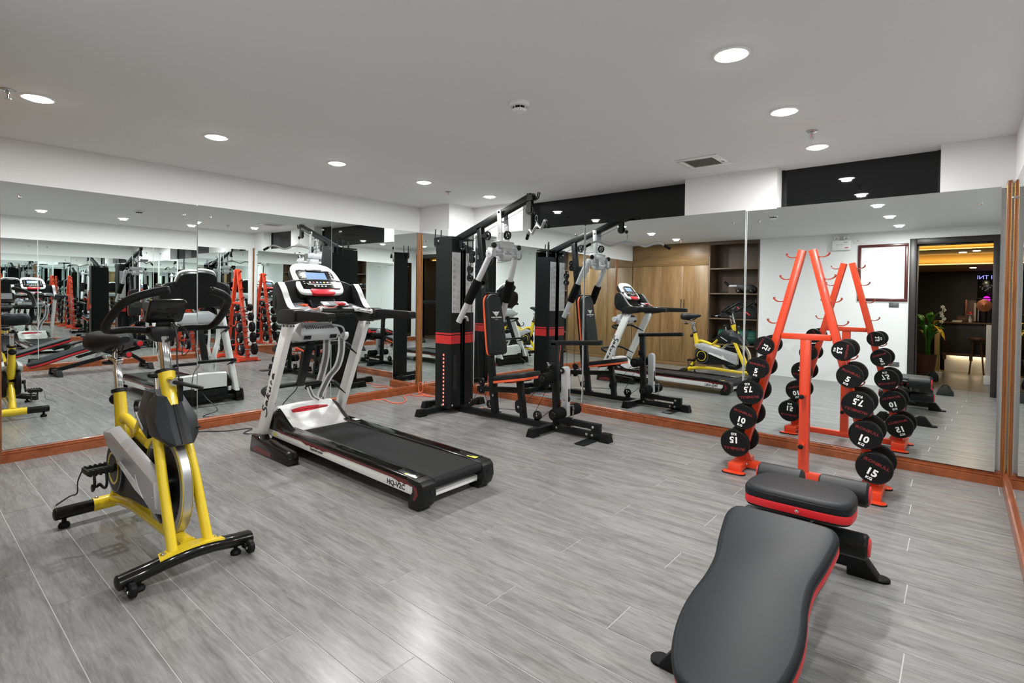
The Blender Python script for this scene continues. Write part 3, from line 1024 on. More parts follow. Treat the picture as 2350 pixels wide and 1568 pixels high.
q.fprism(spline2([(-0.05, 0.0), (-0.03, 0.018), (-0.012, 0.026), (0.012, 0.026), (0.03, 0.018), (0.05, 0.0), (0.0, -0.010)], 4), (2.156, GY, 1.872), dv, (0, 0, 1), dv.cross(Vector((0, 0, 1))), -0.005, 0.005)
q.build('hanger_tab', 'brushed', lat)

# back pad, seat and leg developer
def pad(parent, name, outline, o, u, v, n, t, bev, m, pipe=None, pm=None, base_t=0.0):
    q = MB().fprism(outline, o, u, v, n, 0, t, bev, 4)
    ob = q.build(name, m, parent, smooth=60)
    if pipe:
        o_, u_, v_, n_ = Vector(o), Vector(u), Vector(v), Vector(n)
        k = MB()
        k.fprism([(a * 1.002, b_ * 1.002) for a, b_ in outline], o_, u_, v_, n_, -pipe, 0.004, 0.002)
        k.build('piping', pm, ob)
    return ob


bu, bv = Vector((0, 1, 0)), Vector((-0.085, 0, 0.59)).normalized()
bn = Vector((bv.z, 0, -bv.x))
bo = Vector((1.625, GY, 0.912))
outl = []
for a, bb in ((0.108, 0.20), (0.112, 0.10), (0.122, -0.10), (0.125, -0.24)):
    outl.append((a, bb))
ol = spline2([(0.0, 0.318), (0.06, 0.305), (0.098, 0.25), (0.108, 0.12), (0.118, -0.06), (0.122, -0.22), (0.108, -0.275), (0.06, -0.285), (0.0, -0.285), (-0.06, -0.285), (-0.108, -0.275), (-0.122, -0.22), (-0.118, -0.06), (-0.108, 0.12), (-0.098, 0.25), (-0.06, 0.305)], 4)
bp_ = pad(gym, 'back_pad', ol, bo, bu, bv, bn, 0.055, 0.018, 'vinyl', 0.016, 'orange_pipe')
lo = bo + bn * 0.0555 + bv * 0.105
text('brand_text', 'THIEN TRUONG', 0.0205, 'white_print', bp_, lo - bv * 0.022, bu, bv, bn, 0.0006, 0.0002, 1.0)
text('brand_text', '\u2014 SPORT \u2014', 0.0125, 'grey_print', bp_, lo - bv * 0.042, bu, bv, bn, 0.0006)
q = MB()
for s in (-1, 1):
    for k in range(4):
        q.fprism([(s * 0.008, 0.0), (s * (0.050 - 0.009 * k), 0.010), (s * (0.046 - 0.009 * k), 0.004), (s * 0.008, -0.006)], lo + bv * (0.028 - 0.010 * k), bu, bv, bn, 0, 0.0006)
q.fprism([(-0.012, 0.036), (0.012, 0.036), (0.012, 0.030), (0.004, 0.030), (0.004, 0.0), (0.0, -0.012), (-0.004, 0.0), (-0.004, 0.030), (-0.012, 0.030)], lo, bu, bv, bn, 0, 0.0006)
q.build('emblem', 'white_print', bp_)
MB().tube([(1.555, GY - 0.0, 1.235), (1.60, GY - 0.10, 1.235)], 0.010, 10).build('stub_handle', 'black_plastic', gym)
MB().tube([(1.555, GY, 1.235), (1.60, GY + 0.10, 1.235)], 0.010, 10).build('stub_handle', 'black_plastic', gym)
# seat
su, sv = Vector((1, 0, 0.19)).normalized(), Vector((0, 1, 0))
sn = su.cross(sv)
ol = spline2([(-0.215, 0.115), (-0.10, 0.125), (0.10, 0.14), (0.19, 0.12), (0.215, 0.0), (0.19, -0.12), (0.10, -0.14), (-0.10, -0.125), (-0.215, -0.115), (-0.225, 0.0)], 5)
pad(gym, 'seat_pad', ol, (1.945, GY, 0.428), su, sv, sn, 0.050, 0.016, 'vinyl', 0.018, 'orange_pipe')
MB().obox((1.95, GY, 0.403), (0.26, 0.10, 0.012), Matrix((su, sv, sn)).transposed()).build('seat_bracket', 'black_metal', gym)
MB().beam((2.025, GY, 0.062), (1.975, GY, 0.40), 0.052, 0.054, 0.003).build('seat_post', 'black_metal', gym)
MB().beam((1.435, GY, 0.275), (1.965, GY, 0.318), 0.050, 0.050, 0.003).build('seat_brace', 'black_metal', gym)
MB().prism(spline2([(1.955, 0.12), (2.03, 0.12), (2.035, 0.21), (1.995, 0.235), (1.945, 0.21)], 3), 'xz', GY - 0.034, GY - 0.028).build('pulley_plate', 'black_metal', gym)
for p in ((1.985, GY - 0.034, 0.168), (1.655, GY - 0.030, 0.235), (1.60, GY - 0.030, 0.65), (1.51, GY - 0.030, 1.30)):
    bolt(gym, p, (0, -1, 0), 0.010)
# leg post with preacher arm
MB().beam((2.405, GY, 0.06), (2.375, GY, 0.80), 0.052, 0.054, 0.003).build('leg_post', 'black_metal', gym)
MB().beam((2.335, GY, 0.795), (2.855, GY, 0.830), 0.052, 0.040, 0.003).build('curl_arm', 'black_metal', gym)
MB().box(2.345, 2.405, GY - 0.034, GY + 0.034, 0.56, 0.62, 0.002).build('post_sleeve', 'black_metal', gym)
o = MB().lathe([(0, 0), (0.010, 0), (0.010, 0.02), (0.024, 0.024), (0.026, 0.034), (0.022, 0.042), (0, 0.043)], (2.355, GY - 0.03, 0.60), (-0.5, -1, 0), 20).build('adjusting_knob', 'chrome', gym)
for zc, xc in ((0.492, 2.378), (0.195, 2.497)):
    MB().cyl((xc, GY - 0.20, zc), (xc, GY + 0.20, zc), 0.012, 12).build('roller_tube', 'black_metal', gym)
    for s in (-1, 1):
        o = MB().lathe([(0.012, 0.0), (0.044, 0.0), (0.050, 0.007), (0.050, 0.138), (0.044, 0.145), (0.012, 0.145)], (xc, GY + s * 0.045, zc), (0, s, 0), 28).build('foam_roller', 'foam', gym)
        MB().lathe([(0, 0), (0.030, 0), (0.026, 0.006), (0, 0.007)], (xc, GY + s * 0.190, zc), (0, s, 0), 20).build('roller_cap', 'black_plastic', o)
o = MB().prism([(2.462, 0.565), (2.472, 0.590), (2.495, 0.600), (2.520, 0.590), (2.528, 0.565), (2.532, 0.16), (2.470, 0.16)], 'xz', GY - 0.026, GY + 0.026, 0.003).build('leg_lever', 'silver_paint', gym)
MB().box(2.5325, 2.534, GY - 0.010, GY + 0.010, 0.29, 0.40).build('lever_slot', 'black_matte', o)
MB().lathe([(0, 0), (0.026, 0), (0.026, 0.016), (0, 0.016)], (2.478, GY - 0.044, 0.560), (0, 1, 0), 20).build('pivot_boss', 'black_plastic', o)
bolt(o, (2.478, GY - 0.045, 0.560), (0, -1, 0), 0.010)
bolt(o, (2.50, GY - 0.027, 0.308), (0, -1, 0), 0.010)
bolt(gym, (2.398, GY - 0.028, 0.185), (0, -1, 0), 0.011)
# chain on the low pulley hook
q = MB()
q.tube([(2.53, GY, 0.245), (2.585, GY - 0.005, 0.262)], 0.005, 8)
for k in range(9):
    c = Vector((2.588 - 0.002 * k, GY - 0.008, 0.248 - 0.0235 * k))
    w = Vector((1, 0, 0)) if k % 2 else Vector((0.2, 1, 0)).normalized()
    q.tube([c + w * (0.0065 * math.cos(a)) + Vector((0, 0, 0.0155 * math.sin(a))) for a in [2 * PI * j / 10 for j in range(10)]], 0.0024, 5, closed=True)
q.build('chain', 'chrome', gym)

# ================================================================== TREADMILL
TY = -2.50
tm = thing('treadmill', 'white and black treadmill with lit console and massage unit', 'treadmill', (1.90, TY, 0))
# side rails
for s in (-1, 1):
    yo, yi = TY + s * 0.29, TY + s * 0.195
    ya, yb = min(yo, yi), max(yo, yi)
    q = MB()
    q.hull([(1.24, ya, 0.172), (1.24, yb, 0.172), (1.24, ya + 0.006, 0.200), (1.24, yb - 0.006, 0.204),
            (2.80, ya, 0.150), (2.80, yb, 0.150), (2.80, ya + 0.006, 0.176), (2.80, yb - 0.006, 0.180)], 0.004)
    o = q.build('side_rail', 'black_gloss', tm)
    for k in range(3):
        MB().beam((1.95, TY + s * (0.225 + 0.014 * k), 0.1945), (2.62, TY + s * (0.225 + 0.014 * k), 0.1845), 0.004, 0.004).build('tread_rib', 'black_gloss', o)
    # white flank with dark red lower moulding
    yw = TY + s * 0.286
    fl_ = MB().prism([(1.03, 0.116), (1.03, 0.168), (1.24, 0.166), (2.80, 0.144), (2.80, 0.078)], 'xz', min(yw, yw - s * 0.03), max(yw, yw - s * 0.03), 0.003).build('side_panel', 'white_plastic', tm)
    red = [(1.20, 0.176), (2.80, 0.156), (2.80, 0.140)]
    def wob(x0, x1, z0, z1, n):
        return [(x0 + (x1 - x0) * k / n, z0 + (z1 - z0) * k / n - (0.012 if k % 2 else 0.004)) for k in range(n + 1)]
    red += [(2.78, 0.128)] + wob(2.74, 2.64, 0.138, 0.140, 4) + [(2.60, 0.142), (1.90, 0.152)] + wob(1.86, 1.58, 0.150, 0.154, 8) + [(1.54, 0.158), (1.22, 0.162)]
    yr = TY + s * 0.289
    MB().prism(red, 'xz', min(yr, yr - s * 0.02), max(yr, yr - s * 0.02)).build('red_moulding', 'dark_red', fl_)
    un = (0, s, 0)
    uu = (1, 0, -0.014) if s < 0 else (-1, 0, 0.014)
    text('model_text', 'HQ-V2C', 0.042, 'black_print', fl_, (2.635, TY + s * 0.2866, 0.107), uu, (0, 0, 1), un, 0.0006, 0.0012, 1.1)
    text('panel_text', 'Suspension system', 0.026, 'black_print', fl_, (1.745, TY + s * 0.2866, 0.128), uu, (0, 0, 1), un, 0.0006, 0.0003, 0.85)
    # rear end cap
    yc0, yc1 = (yo - s * -0.004, yi) if s > 0 else (yi, yo - 0.004)
    cap = [(2.742, 0.176), (2.86, 0.172), (2.885, 0.150), (2.892, 0.085), (2.872, 0.030), (2.835, 0.0), (2.760, 0.0), (2.752, 0.03), (2.765, 0.07), (2.790, 0.10), (2.790, 0.135), (2.742, 0.15)]
    q = MB().prism(cap, 'xz', min(yc0, yc1) + (0.0 if s < 0 else 0.0), max(yc0, yc1), 0.008, 3)
    o = q.build('end_cap', 'black_plastic', tm)
    MB().prism([(2.80, 0.145), (2.835, 0.130), (2.845, 0.095), (2.815, 0.055), (2.800, 0.06), (2.818, 0.095), (2.808, 0.12)], 'xz', min(yo + s * 0.005, yo + s * 0.003), max(yo + s * 0.0055, yo + s * 0.003)).build('cap_accent', 'dark_red', o)
    for z in (0.118, 0.105):
        MB().cyl((2.889, TY + s * 0.235, z), (2.8925, TY + s * 0.235, z), 0.007, 12).build('cap_screw', 'black_matte', o)
    MB().cyl((2.872, TY + s * 0.235, 0.045), (2.880, TY + s * 0.235, 0.043), 0.007, 12).build('cap_screw', 'black_matte', o)
    # folding base block
    y0, y1 = TY + s * 0.395, TY + s * 0.315
    bs = [(0.955, 0.0), (0.968, 0.07), (0.985, 0.128), (1.105, 0.138), (1.140, 0.108), (1.22, 0.112), (1.30, 0.100), (1.46, 0.092), (1.535, 0.085), (1.565, 0.05), (1.56, 0.0)]
    o = MB().prism(bs, 'xz', min(y0, y1), max(y0, y1), 0.006).build('base_block', 'black_gloss', tm)
    MB().prism([(0.995, 0.012), (1.02, 0.045), (1.12, 0.058), (1.30, 0.042), (1.30, 0.012)], 'xz', min(y0, y0 + s * 0.0012), max(y0, y0 + s * 0.0012)).build('base_accent', 'dark_red', o)
    # upright
    yu0, yu1 = TY + s * 0.345, TY + s * 0.298
    o = MB().prism([(0.950, 0.115), (1.058, 0.122), (1.478, 1.005), (1.370, 1.005)], 'xz', min(yu0, yu1), max(yu0, yu1), 0.008, 3).build('upright', 'white_metal', tm)
    for k in range(2):
        bolt(o, (1.395 + 0.055 * k, yu0, 0.985), (0, s, 0), 0.007, 'screw', 'dark_grey')
    for k in range(2):
        bolt(o, (1.476, yu1 - s * (0.0 - 0.012 - 0.022 * k), 0.985), (1, 0, 0), 0.006, 'screw', 'dark_grey')
    # flowing script on the upright, drawn as brush strokes
    lx = Vector((0.428, 0, 0.885)).normalized()
    ly = Vector((-lx.z, 0, lx.x))
    if s > 0:
        lx, ly = -lx, -ly
    c = Vector((1.175, yu0 + s * 0.0006, 0.475))
    strokes = [
        [(-0.112, 0.030), (-0.128, 0.036), (-0.142, 0.028), (-0.138, 0.014), (-0.118, 0.002), (-0.112, -0.014), (-0.128, -0.030), (-0.150, -0.034), (-0.166, -0.026)],
        [(-0.072, 0.006), (-0.086, 0.010), (-0.096, 0.000), (-0.088, -0.010), (-0.074, -0.002), (-0.070, 0.008), (-0.066, -0.006), (-0.056, -0.010)],
        [(-0.034, 0.040), (-0.040, 0.018), (-0.046, -0.016)],
        [(-0.014, 0.016), (-0.030, 0.006), (-0.042, 0.000), (-0.028, -0.006), (-0.010, -0.018)],
        [(0.006, 0.010), (0.004, -0.004), (0.012, -0.010), (0.024, -0.002), (0.028, 0.010), (0.028, -0.004), (0.036, -0.010)],
        [(0.056, -0.010), (0.060, 0.006), (0.066, 0.010), (0.076, 0.008)],
        [(0.118, 0.006), (0.104, 0.009), (0.096, 0.000), (0.104, -0.009), (0.116, -0.002), (0.120, 0.008), (0.124, -0.006), (0.134, -0.009)],
    ]
    for sk in strokes:
        q = MB()
        pp = spline([c + lx * (a * 1.25) + ly * (d * 1.15) for a, d in sk], 5)
        nn = len(pp)
        q.sweep(pp, [(0.0010, 0.0068), (0.0010, -0.0068), (-0.0010, -0.0068), (-0.0010, 0.0068)], up=(0, 1, 0), scl=[0.45 + 0.65 * math.sin(PI * (0.15 + 0.7 * k / (nn - 1))) for k in range(nn)])
        q.build('script_letter', 'black_print', o)

# deck, belt and rollers
MB().box(1.26, 2.80, TY - 0.20, TY + 0.20, 0.135, 0.158).build('deck_board', 'black_matte', tm)
q = MB()
prof = [(1.30, 0.186), (2.83, 0.171)]
for k in range(9):
    a = R(90 - 22.5 * k)
    prof.append((2.845 + 0.032 * math.cos(a), 0.139 + 0.032 * math.sin(a)))
prof += [(2.83, 0.104), (1.30, 0.120)]
q.prism(prof, 'xz', TY - 0.193, TY + 0.193)
q.build('running_belt', 'belt', tm)
MB().box(2.795, 2.835, TY - 0.20, TY + 0.20, 0.050, 0.085, 0.004).build('rear_crossbar', 'white_metal', tm)
MB().box(1.05, 1.42, TY - 0.27, TY + 0.27, 0.055, 0.15, 0.01).build('motor_pan', 'black_matte', tm)
MB().box(1.28, 1.33, TY - 0.36, TY + 0.36, 0.025, 0.075, 0.004).build('base_crossbar', 'black_metal', tm)
MB().box(1.00, 1.04, TY - 0.36, TY + 0.36, 0.025, 0.075, 0.004).build('base_crossbar', 'black_metal', tm)
for x, s in ((2.755, 1), (2.73, -1)):
    st = MB().box(x - 0.038, x + 0.038, TY + s * 0.245 - 0.028, TY + s * 0.245 + 0.028, 0.1755, 0.1785).build('warning_sticker', 'sticker' if s > 0 else 'white_print', tm)
    if s < 0:
        MB().box(x - 0.038, x - 0.020, TY - 0.273, TY - 0.217, 0.1784, 0.1789).build('sticker_edge', 'sticker', st)
    else:
        q = MB()
        for k in range(3):
            q.box(x - 0.028, x + 0.006, TY + 0.228 + 0.012 * k, TY + 0.232 + 0.012 * k, 0.1784, 0.1789)
        q.build('sticker_print', 'black_print', st)
MB().box(1.385, 1.45, TY + 0.228, TY + 0.268, 0.2025, 0.2045).build('rail_label', 'white_print', tm)
MB().box(1.12, 1.165, TY - 0.2875, TY - 0.2862, 0.126, 0.148).build('flank_label', 'sticker', tm)


# motor hood
def hood_z(x, y):
    t = max(0.0, min(1.0, (x - 1.02) / 0.34))
    z = 0.345 - 0.150 * (3 * t * t - 2 * t ** 3)
    if x < 1.06:
        z -= (1.06 - x) * 0.45
    return z - 0.010 * ((y - TY) / 0.24) ** 2


def hood_patch(y0, y1, x0, x1, fz, nx, ny, zb):
    bm = bmesh.new()
    g = [[bm.verts.new((x0 + (x1 - x0) * i / nx, y0 + (y1 - y0) * j / ny, fz(x0 + (x1 - x0) * i / nx, y0 + (y1 - y0) * j / ny))) for j in range(ny + 1)] for i in range(nx + 1)]
    for i in range(nx):
        for j in range(ny):
            bm.faces.new((g[i][j], g[i + 1][j], g[i + 1][j + 1], g[i][j + 1]))
    rim = [g[i][0] for i in range(nx + 1)] + [g[nx][j] for j in range(1, ny + 1)] + [g[i][ny] for i in range(nx - 1, -1, -1)] + [g[0][j] for j in range(ny - 1, 0, -1)]
    low = [bm.verts.new((v.co.x, v.co.y, zb)) for v in rim]
    n = len(rim)
    for i in range(n):
        bm.faces.new((rim[i], low[i], low[(i + 1) % n], rim[(i + 1) % n]))
    bmesh.ops.recalc_face_normals(bm, faces=bm.faces[:])
    m = MB()
    m.bm.free()
    m.bm = bm
    return m


hd = hood_patch(TY - 0.232, TY + 0.232, 1.015, 1.372, lambda x, y: hood_z(x, y) + (0.0 if x < 1.30 else 0), 18, 12, 0.17).build('motor_hood', 'white_plastic', tm, smooth=50)
for s in (-1, 1):
    def fz(x, y, s=s):
        e = (abs(y - TY) - 0.228) / 0.062
        t = max(0.0, min(1.0, (x - 1.04) / 0.34))
        z = 0.338 - 0.140 * (3 * t * t - 2 * t ** 3)
        if x < 1.10:
            z -= (1.10 - x) * 1.0
        return max(0.18, z - 0.055 * max(0, e) ** 2)
    a, b2 = (TY - 0.288, TY - 0.230) if s < 0 else (TY + 0.230, TY + 0.288)
    hood_patch(a, b2, 1.03, 1.45, fz, 16, 6, 0.165).build('hood_fairing', 'black_gloss', tm, smooth=50)
# red lens-shaped air vent on the hood
q = MB()
up_, lo_ = [], []
for k in range(13):
    y = TY - 0.155 + 0.31 * k / 12
    w = 0.036 * math.sin(PI * (0.06 + 0.94 * k / 12) ** 0.8) ** 0.6 + 0.002 if k < 12 else 0.012
    xc = 1.150
    up_.append((xc - w * 0.55, y))
    lo_.append((xc + w * 0.55, y))
bm = q.bm
rows = [[bm.verts.new((x0, y, hood_z(x0, y) + dz)) for (x0, y) in line] for line, dz in ((up_, 0.0), (up_, 0.004), (lo_, 0.004), (lo_, 0.0))]
for a in range(3):
    for k in range(12):
        bm.faces.new((rows[a][k], rows[a + 1][k], rows[a + 1][k + 1], rows[a][k + 1]))
bmesh.ops.recalc_face_normals(bm, faces=bm.faces[:])
vn = q.build('air_vent', 'red_plastic', hd)
q = MB()
for k in range(24):
    y = TY - 0.115 + 0.25 * k / 23
    xc = 1.153
    q.box(xc - 0.009, xc + 0.009, y - 0.0018, y + 0.0018, hood_z(xc, y) - 0.004, hood_z(xc, y) + 0.0052)
o = q.build('vent_slots', 'dark_red', vn)
o['kind'] = 'stuff'

# handrails
for s in (-1, 1):
    y0, y1 = TY + s * 0.375, TY + s * 0.295
    ya, yb = min(y0, y1), max(y0, y1)
    o = MB().prism(spline2([(1.355, 1.005), (1.352, 1.060), (1.385, 1.098), (1.46, 1.108), (1.60, 1.103), (1.605, 1.03), (1.55, 1.012), (1.45, 1.004)], 4), 'xz', ya, yb, 0.012, 3).build('handrail_cover', 'black_plastic', tm)
    MB().prism(spline2([(1.58, 1.098), (1.80, 1.098), (1.99, 1.094), (2.015, 1.082), (2.018, 1.055), (2.0, 1.040), (1.80, 1.036), (1.58, 1.032)], 3), 'xz', ya + 0.008, yb - 0.008, 0.014, 3).build('handrail', 'rubber', tm)
    MB().prism([(1.355, 1.00), (1.49, 1.00), (1.495, 1.03), (1.36, 1.03)], 'xz', ya + 0.012, yb - 0.006, 0.004).build('rail_bracket', 'black_plastic', tm)

# console mast, shell and wings
sh = MB()
arch = spline2([(-0.335, 1.09), (-0.335, 1.22), (-0.30, 1.29), (-0.20, 1.325), (0.0, 1.335), (0.20, 1.325), (0.30, 1.29), (0.335, 1.22), (0.335, 1.09), (0.25, 1.045), (0.0, 1.03), (-0.25, 1.045)], 4)
sh.fprism(arch, (1.245, TY, 0), (0, 1, 0), (0, 0, 1), (1, 0, 0), -0.03, 0.03, 0.012, 3)
sh = sh.build('console_shell', 'black_plastic', tm)
for s in (-1, 1):
    y0, y1 = TY + s * 0.338, TY + s * 0.300
    w = MB().prism(spline2([(1.215, 1.10), (1.205, 1.25), (1.245, 1.30), (1.305, 1.296), (1.345, 1.25), (1.40, 1.17), (1.455, 1.115), (1.52, 1.095), (1.48, 1.045), (1.36, 1.02)], 4), 'xz', min(y0, y1), max(y0, y1), 0.008).build('console_wing', 'black_plastic', tm)
    MB().ribbon(spline([(1.300, TY + s * 0.319, 1.301), (1.348, TY + s * 0.319, 1.253), (1.404, TY + s * 0.319, 1.174), (1.458, TY + s * 0.318, 1.120), (1.525, TY + s * 0.315, 1.100)], 5), 0.046, 0.004, (0, 1, 0)).build('silver_edge', 'brushed', w)
    # moulded drinks tray between wing and mast
    MB().hull([(1.26, TY + s * 0.30, 1.10), (1.26, TY + s * 0.12, 1.10), (1.44, TY + s * 0.30, 1.075), (1.42, TY + s * 0.13, 1.085), (1.26, TY + s * 0.30, 1.145), (1.26, TY + s * 0.12, 1.16), (1.40, TY + s * 0.30, 1.115), (1.38, TY + s * 0.13, 1.125)], 0.01).build('drinks_tray', 'dark_grey', tm)
MB().hull([(1.22, TY - 0.12, 1.05), (1.22, TY + 0.12, 1.05), (1.40, TY - 0.11, 1.07), (1.40, TY + 0.11, 1.07), (1.20, TY - 0.13, 1.28), (1.20, TY + 0.13, 1.28), (1.33, TY - 0.10, 1.20), (1.33, TY + 0.10, 1.20)], 0.012).build('console_mast', 'black_plastic', tm)
# console head: local frame u across (left to right seen by the runner looking to -x), v up the face, n towards the runner
cu = Vector((0, 1, 0))
cv = Vector((-0.205, 0, 0.238)).normalized()
cn = cu.cross(cv) * -1
if cn.x < 0:
    cn = -cn
co = Vector((1.232, TY - 0.005, 1.330))
head_ol = spline2([(-0.145, -0.158), (0.0, -0.162), (0.150, -0.158), (0.195, -0.120), (0.205, -0.03), (0.190, 0.06), (0.150, 0.125), (0.08, 0.152), (0.0, 0.158), (-0.09, 0.156), (-0.155, 0.135), (-0.180, 0.09), (-0.186, -0.03), (-0.180, -0.12)], 5)
MB().fprism([(a * 0.97, d * 0.97) for a, d in head_ol], co, cu, cv, cn, -0.060, -0.006, 0.015, 3).build('console_back', 'black_plastic', tm)
hf = MB().fprism(head_ol, co, cu, cv, cn, -0.008, 0.022, 0.010, 3).build('console_frame', 'white_plastic', tm)
pn = MB().fprism(spline2([(-0.150, 0.075), (-0.05, 0.075), (0.05, 0.073), (0.142, 0.070), (0.155, -0.02), (0.165, -0.10), (0.150, -0.118), (0.0, -0.120), (-0.135, -0.118), (-0.150, -0.10), (-0.152, -0.02)], 3), co, cu, cv, cn, 0.020, 0.0245, 0.001).build('control_panel', 'black_gloss', hf)
MB().fprism([(-0.135, 0.138), (0.0, 0.143), (0.085, 0.138), (0.10, 0.072), (-0.125, 0.075)], co, cu, cv, cn, 0.018, 0.0235, 0.001).build('book_ledge', 'grey_plastic', hf)
MB().fprism([(-0.072, 0.084), (0.068, 0.082), (0.062, 0.062), (-0.066, 0.064)], co, cu, cv, cn, 0.020, 0.031, 0.002).build('ledge_stop', 'black_plastic', hf)
MB().fprism(rrect(0.172, 0.088, 0.003, 2, 0.0, 0.010), co, cu, cv, cn, 0.0240, 0.0252).build('display', 'screen', hf)
for k in range(6):
    MB().fprism(rrect(0.017, 0.013, 0.005, 3, -0.075 + 0.030 * k, -0.050), co, cu, cv, cn, 0.0243, 0.0272, 0.001).build('button', ['grey_plastic', 'red_text', 'grey_plastic', 'screen', 'sticker', 'white_plastic'][k], hf)
MB().fprism([(-0.105, -0.056), (-0.092, -0.066), (0.095, -0.066), (0.108, -0.056), (0.100, -0.072), (-0.097, -0.072)], co, cu, cv, cn, 0.0243, 0.0262).build('chrome_line', 'brushed', hf)
for k in range(4):
    MB().fprism(rrect(0.018, 0.010, 0.004, 3, -0.045 + 0.030 * k, -0.088), co, cu, cv, cn, 0.0243, 0.0268, 0.001).build('button', 'grey_plastic', hf)
for s in (-1, 1):
    for k in range(7):
        MB().fprism(rrect(0.014, 0.008, 0.003, 2, s * 0.128 + 0.004, 0.055 - 0.020 * k), co, cu, cv, cn, 0.0243, 0.0262).build('speed_key', 'grey_print' if s > 0 else 'dark_grey', hf)
MB().fprism(spline2([(-0.092, -0.120), (0.0, -0.124), (0.10, -0.120), (0.104, -0.150), (0.085, -0.172), (0.0, -0.175), (-0.078, -0.172), (-0.095, -0.15)], 3), co, cu, cv, cn, 0.002, 0.034, 0.006, 3).build('stop_bar', 'red_plastic', hf)
# heart-rate crossbar
o = MB().prism(spline2([(1.475, 1.100), (1.50, 1.140), (1.555, 1.125), (1.585, 1.100), (1.57, 1.070), (1.50, 1.068)], 3), 'xz', TY - 0.135, TY + 0.125, 0.008).build('pulse_bar', 'black_plastic', tm)
kp = MB().fprism(rrect(0.215, 0.070, 0.01, 3), (1.525, TY - 0.01, 1.146), (0, 1, 0), Vector((-0.9, 0, 0.43)).normalized(), Vector((0.43, 0, 0.9)).normalized(), -0.006, 0.004, 0.002).build('key_panel', 'dark_grey', o)
for k in range(4):
    MB().fprism(rrect(0.040, 0.042, 0.005, 3, -0.078 + 0.052 * k, 0), (1.525, TY - 0.01, 1.146), (0, 1, 0), Vector((-0.9, 0, 0.43)).normalized(), Vector((0.43, 0, 0.9)).normalized(), 0.003, 0.0055).build('key', ['grey_plastic', 'dark_grey', 'red_text', 'grey_plastic'][k], o)
for s in (-1, 1):
    MB().tube([(1.545, TY + s * 0.155, 1.105), (1.555, TY + s * 0.30, 1.082)], 0.0165, 16).build('pulse_grip', 'chrome', o)
    for q_ in (0.14, 0.295):
        t_ = (q_ - 0.155) / 0.145
        MB().cyl((1.544 + 0.010 * t_, TY + s * (q_ - 0.014), 1.106 - 0.023 * t_), (1.546 + 0.010 * t_, TY + s * (q_ + 0.014), 1.104 - 0.023 * t_), 0.0205, 18).build('grip_collar', 'white_plastic', o)
MB().sphere((1.568, TY + 0.02, 1.145), 0.024, (0.8, 1.5, 0.55)).build('safety_key', 'red_plastic', tm)
MB().tube(spline([(1.568, TY, 1.140), (1.60, TY - 0.08, 1.118), (1.57, TY - 0.14, 1.128), (1.56, TY - 0.20, 1.110), (1.50, TY - 0.23, 1.135), (1.44, TY - 0.20, 1.135), (1.42, TY - 0.25, 1.140)], 5), 0.0025, 6).build('key_cord', 'cable_orange', tm)
MB().box(1.425, 1.455, TY - 0.225, TY - 0.185, 1.125, 1.145, 0.005).build('cord_clip', 'orange_pipe', tm)

# U-shaped braces and massage unit
for zt, dx, dz in ((0.452, 0.205, 0.015), (0.800, 0.185, 0.015)):
    xu = 0.950 + (zt - 0.115) * 0.474 + 0.05
    pts = fillet([(xu + 0.02, TY - 0.315, zt - 0.07), (xu - dx + 0.03, TY - 0.31, zt), (xu - dx, TY - 0.26, zt + dz), (xu - dx, TY + 0.26, zt + dz), (xu - dx + 0.03, TY + 0.31, zt), (xu + 0.02, TY + 0.315, zt - 0.07)], 0.07)
    MB().tube(pts, 0.018, 14).build('brace_tube', 'black_metal', tm)
mx = 0.99
MB().beam((0.985, TY, 0.46), (1.165, TY, 0.865), 0.060, 0.035, 0.003).build('massage_post', 'black_metal', tm)
ms = MB()
ms.hull([(1.12, TY - 0.185, 0.885), (1.12, TY + 0.185, 0.885), (1.15, TY - 0.175, 0.845), (1.15, TY + 0.175, 0.845), (1.27, TY - 0.165, 0.850), (1.27, TY + 0.165, 0.850), (1.315, TY - 0.170, 0.905), (1.315, TY + 0.170, 0.905), (1.295, TY - 0.155, 0.955), (1.295, TY + 0.155, 0.955), (1.215, TY - 0.12, 0.995), (1.215, TY + 0.12, 0.995), (1.13, TY - 0.13, 0.975), (1.13, TY + 0.13, 0.975)], 0.010)
ms = ms.build('massage_motor', 'grey_plastic', tm)
q = MB()
for k in range(17):
    y = TY - 0.115 + 0.0145 * k
    h = 0.012 + 0.012 * abs(k - 8) / 8
    q.beam((1.303, y, 0.950 - 0.004), (1.303 - h * 1.35, y, 0.950 + h * 0.75), 0.004, 0.006)
for s in (-1, 1):
    for k in range(6):
        y = TY + s * (0.085 + 0.010 * k)
        q.beam((1.312, y, 0.895), (1.298, y, 0.866), 0.004, 0.008)
o = q.build('motor_vents', 'black_matte', ms)
o['kind'] = 'stuff'
MB().cyl((1.13, TY - 0.16, 0.91), (1.13, TY - 0.21, 0.91), 0.04, 20).build('belt_hub', 'grey_plastic', ms)
MB().cyl((1.13, TY + 0.16, 0.91), (1.13, TY + 0.21, 0.91), 0.04, 20).build('belt_hub', 'grey_plastic', ms)
MB().tube(spline([(1.30, TY + 0.10, 0.975), (1.29, TY + 0.20, 0.95), (1.25, TY + 0.245, 0.885), (1.24, TY + 0.23, 0.855), (1.26, TY + 0.19, 0.90)], 5), 0.008, 8).build('motor_handle', 'grey_plastic', ms)
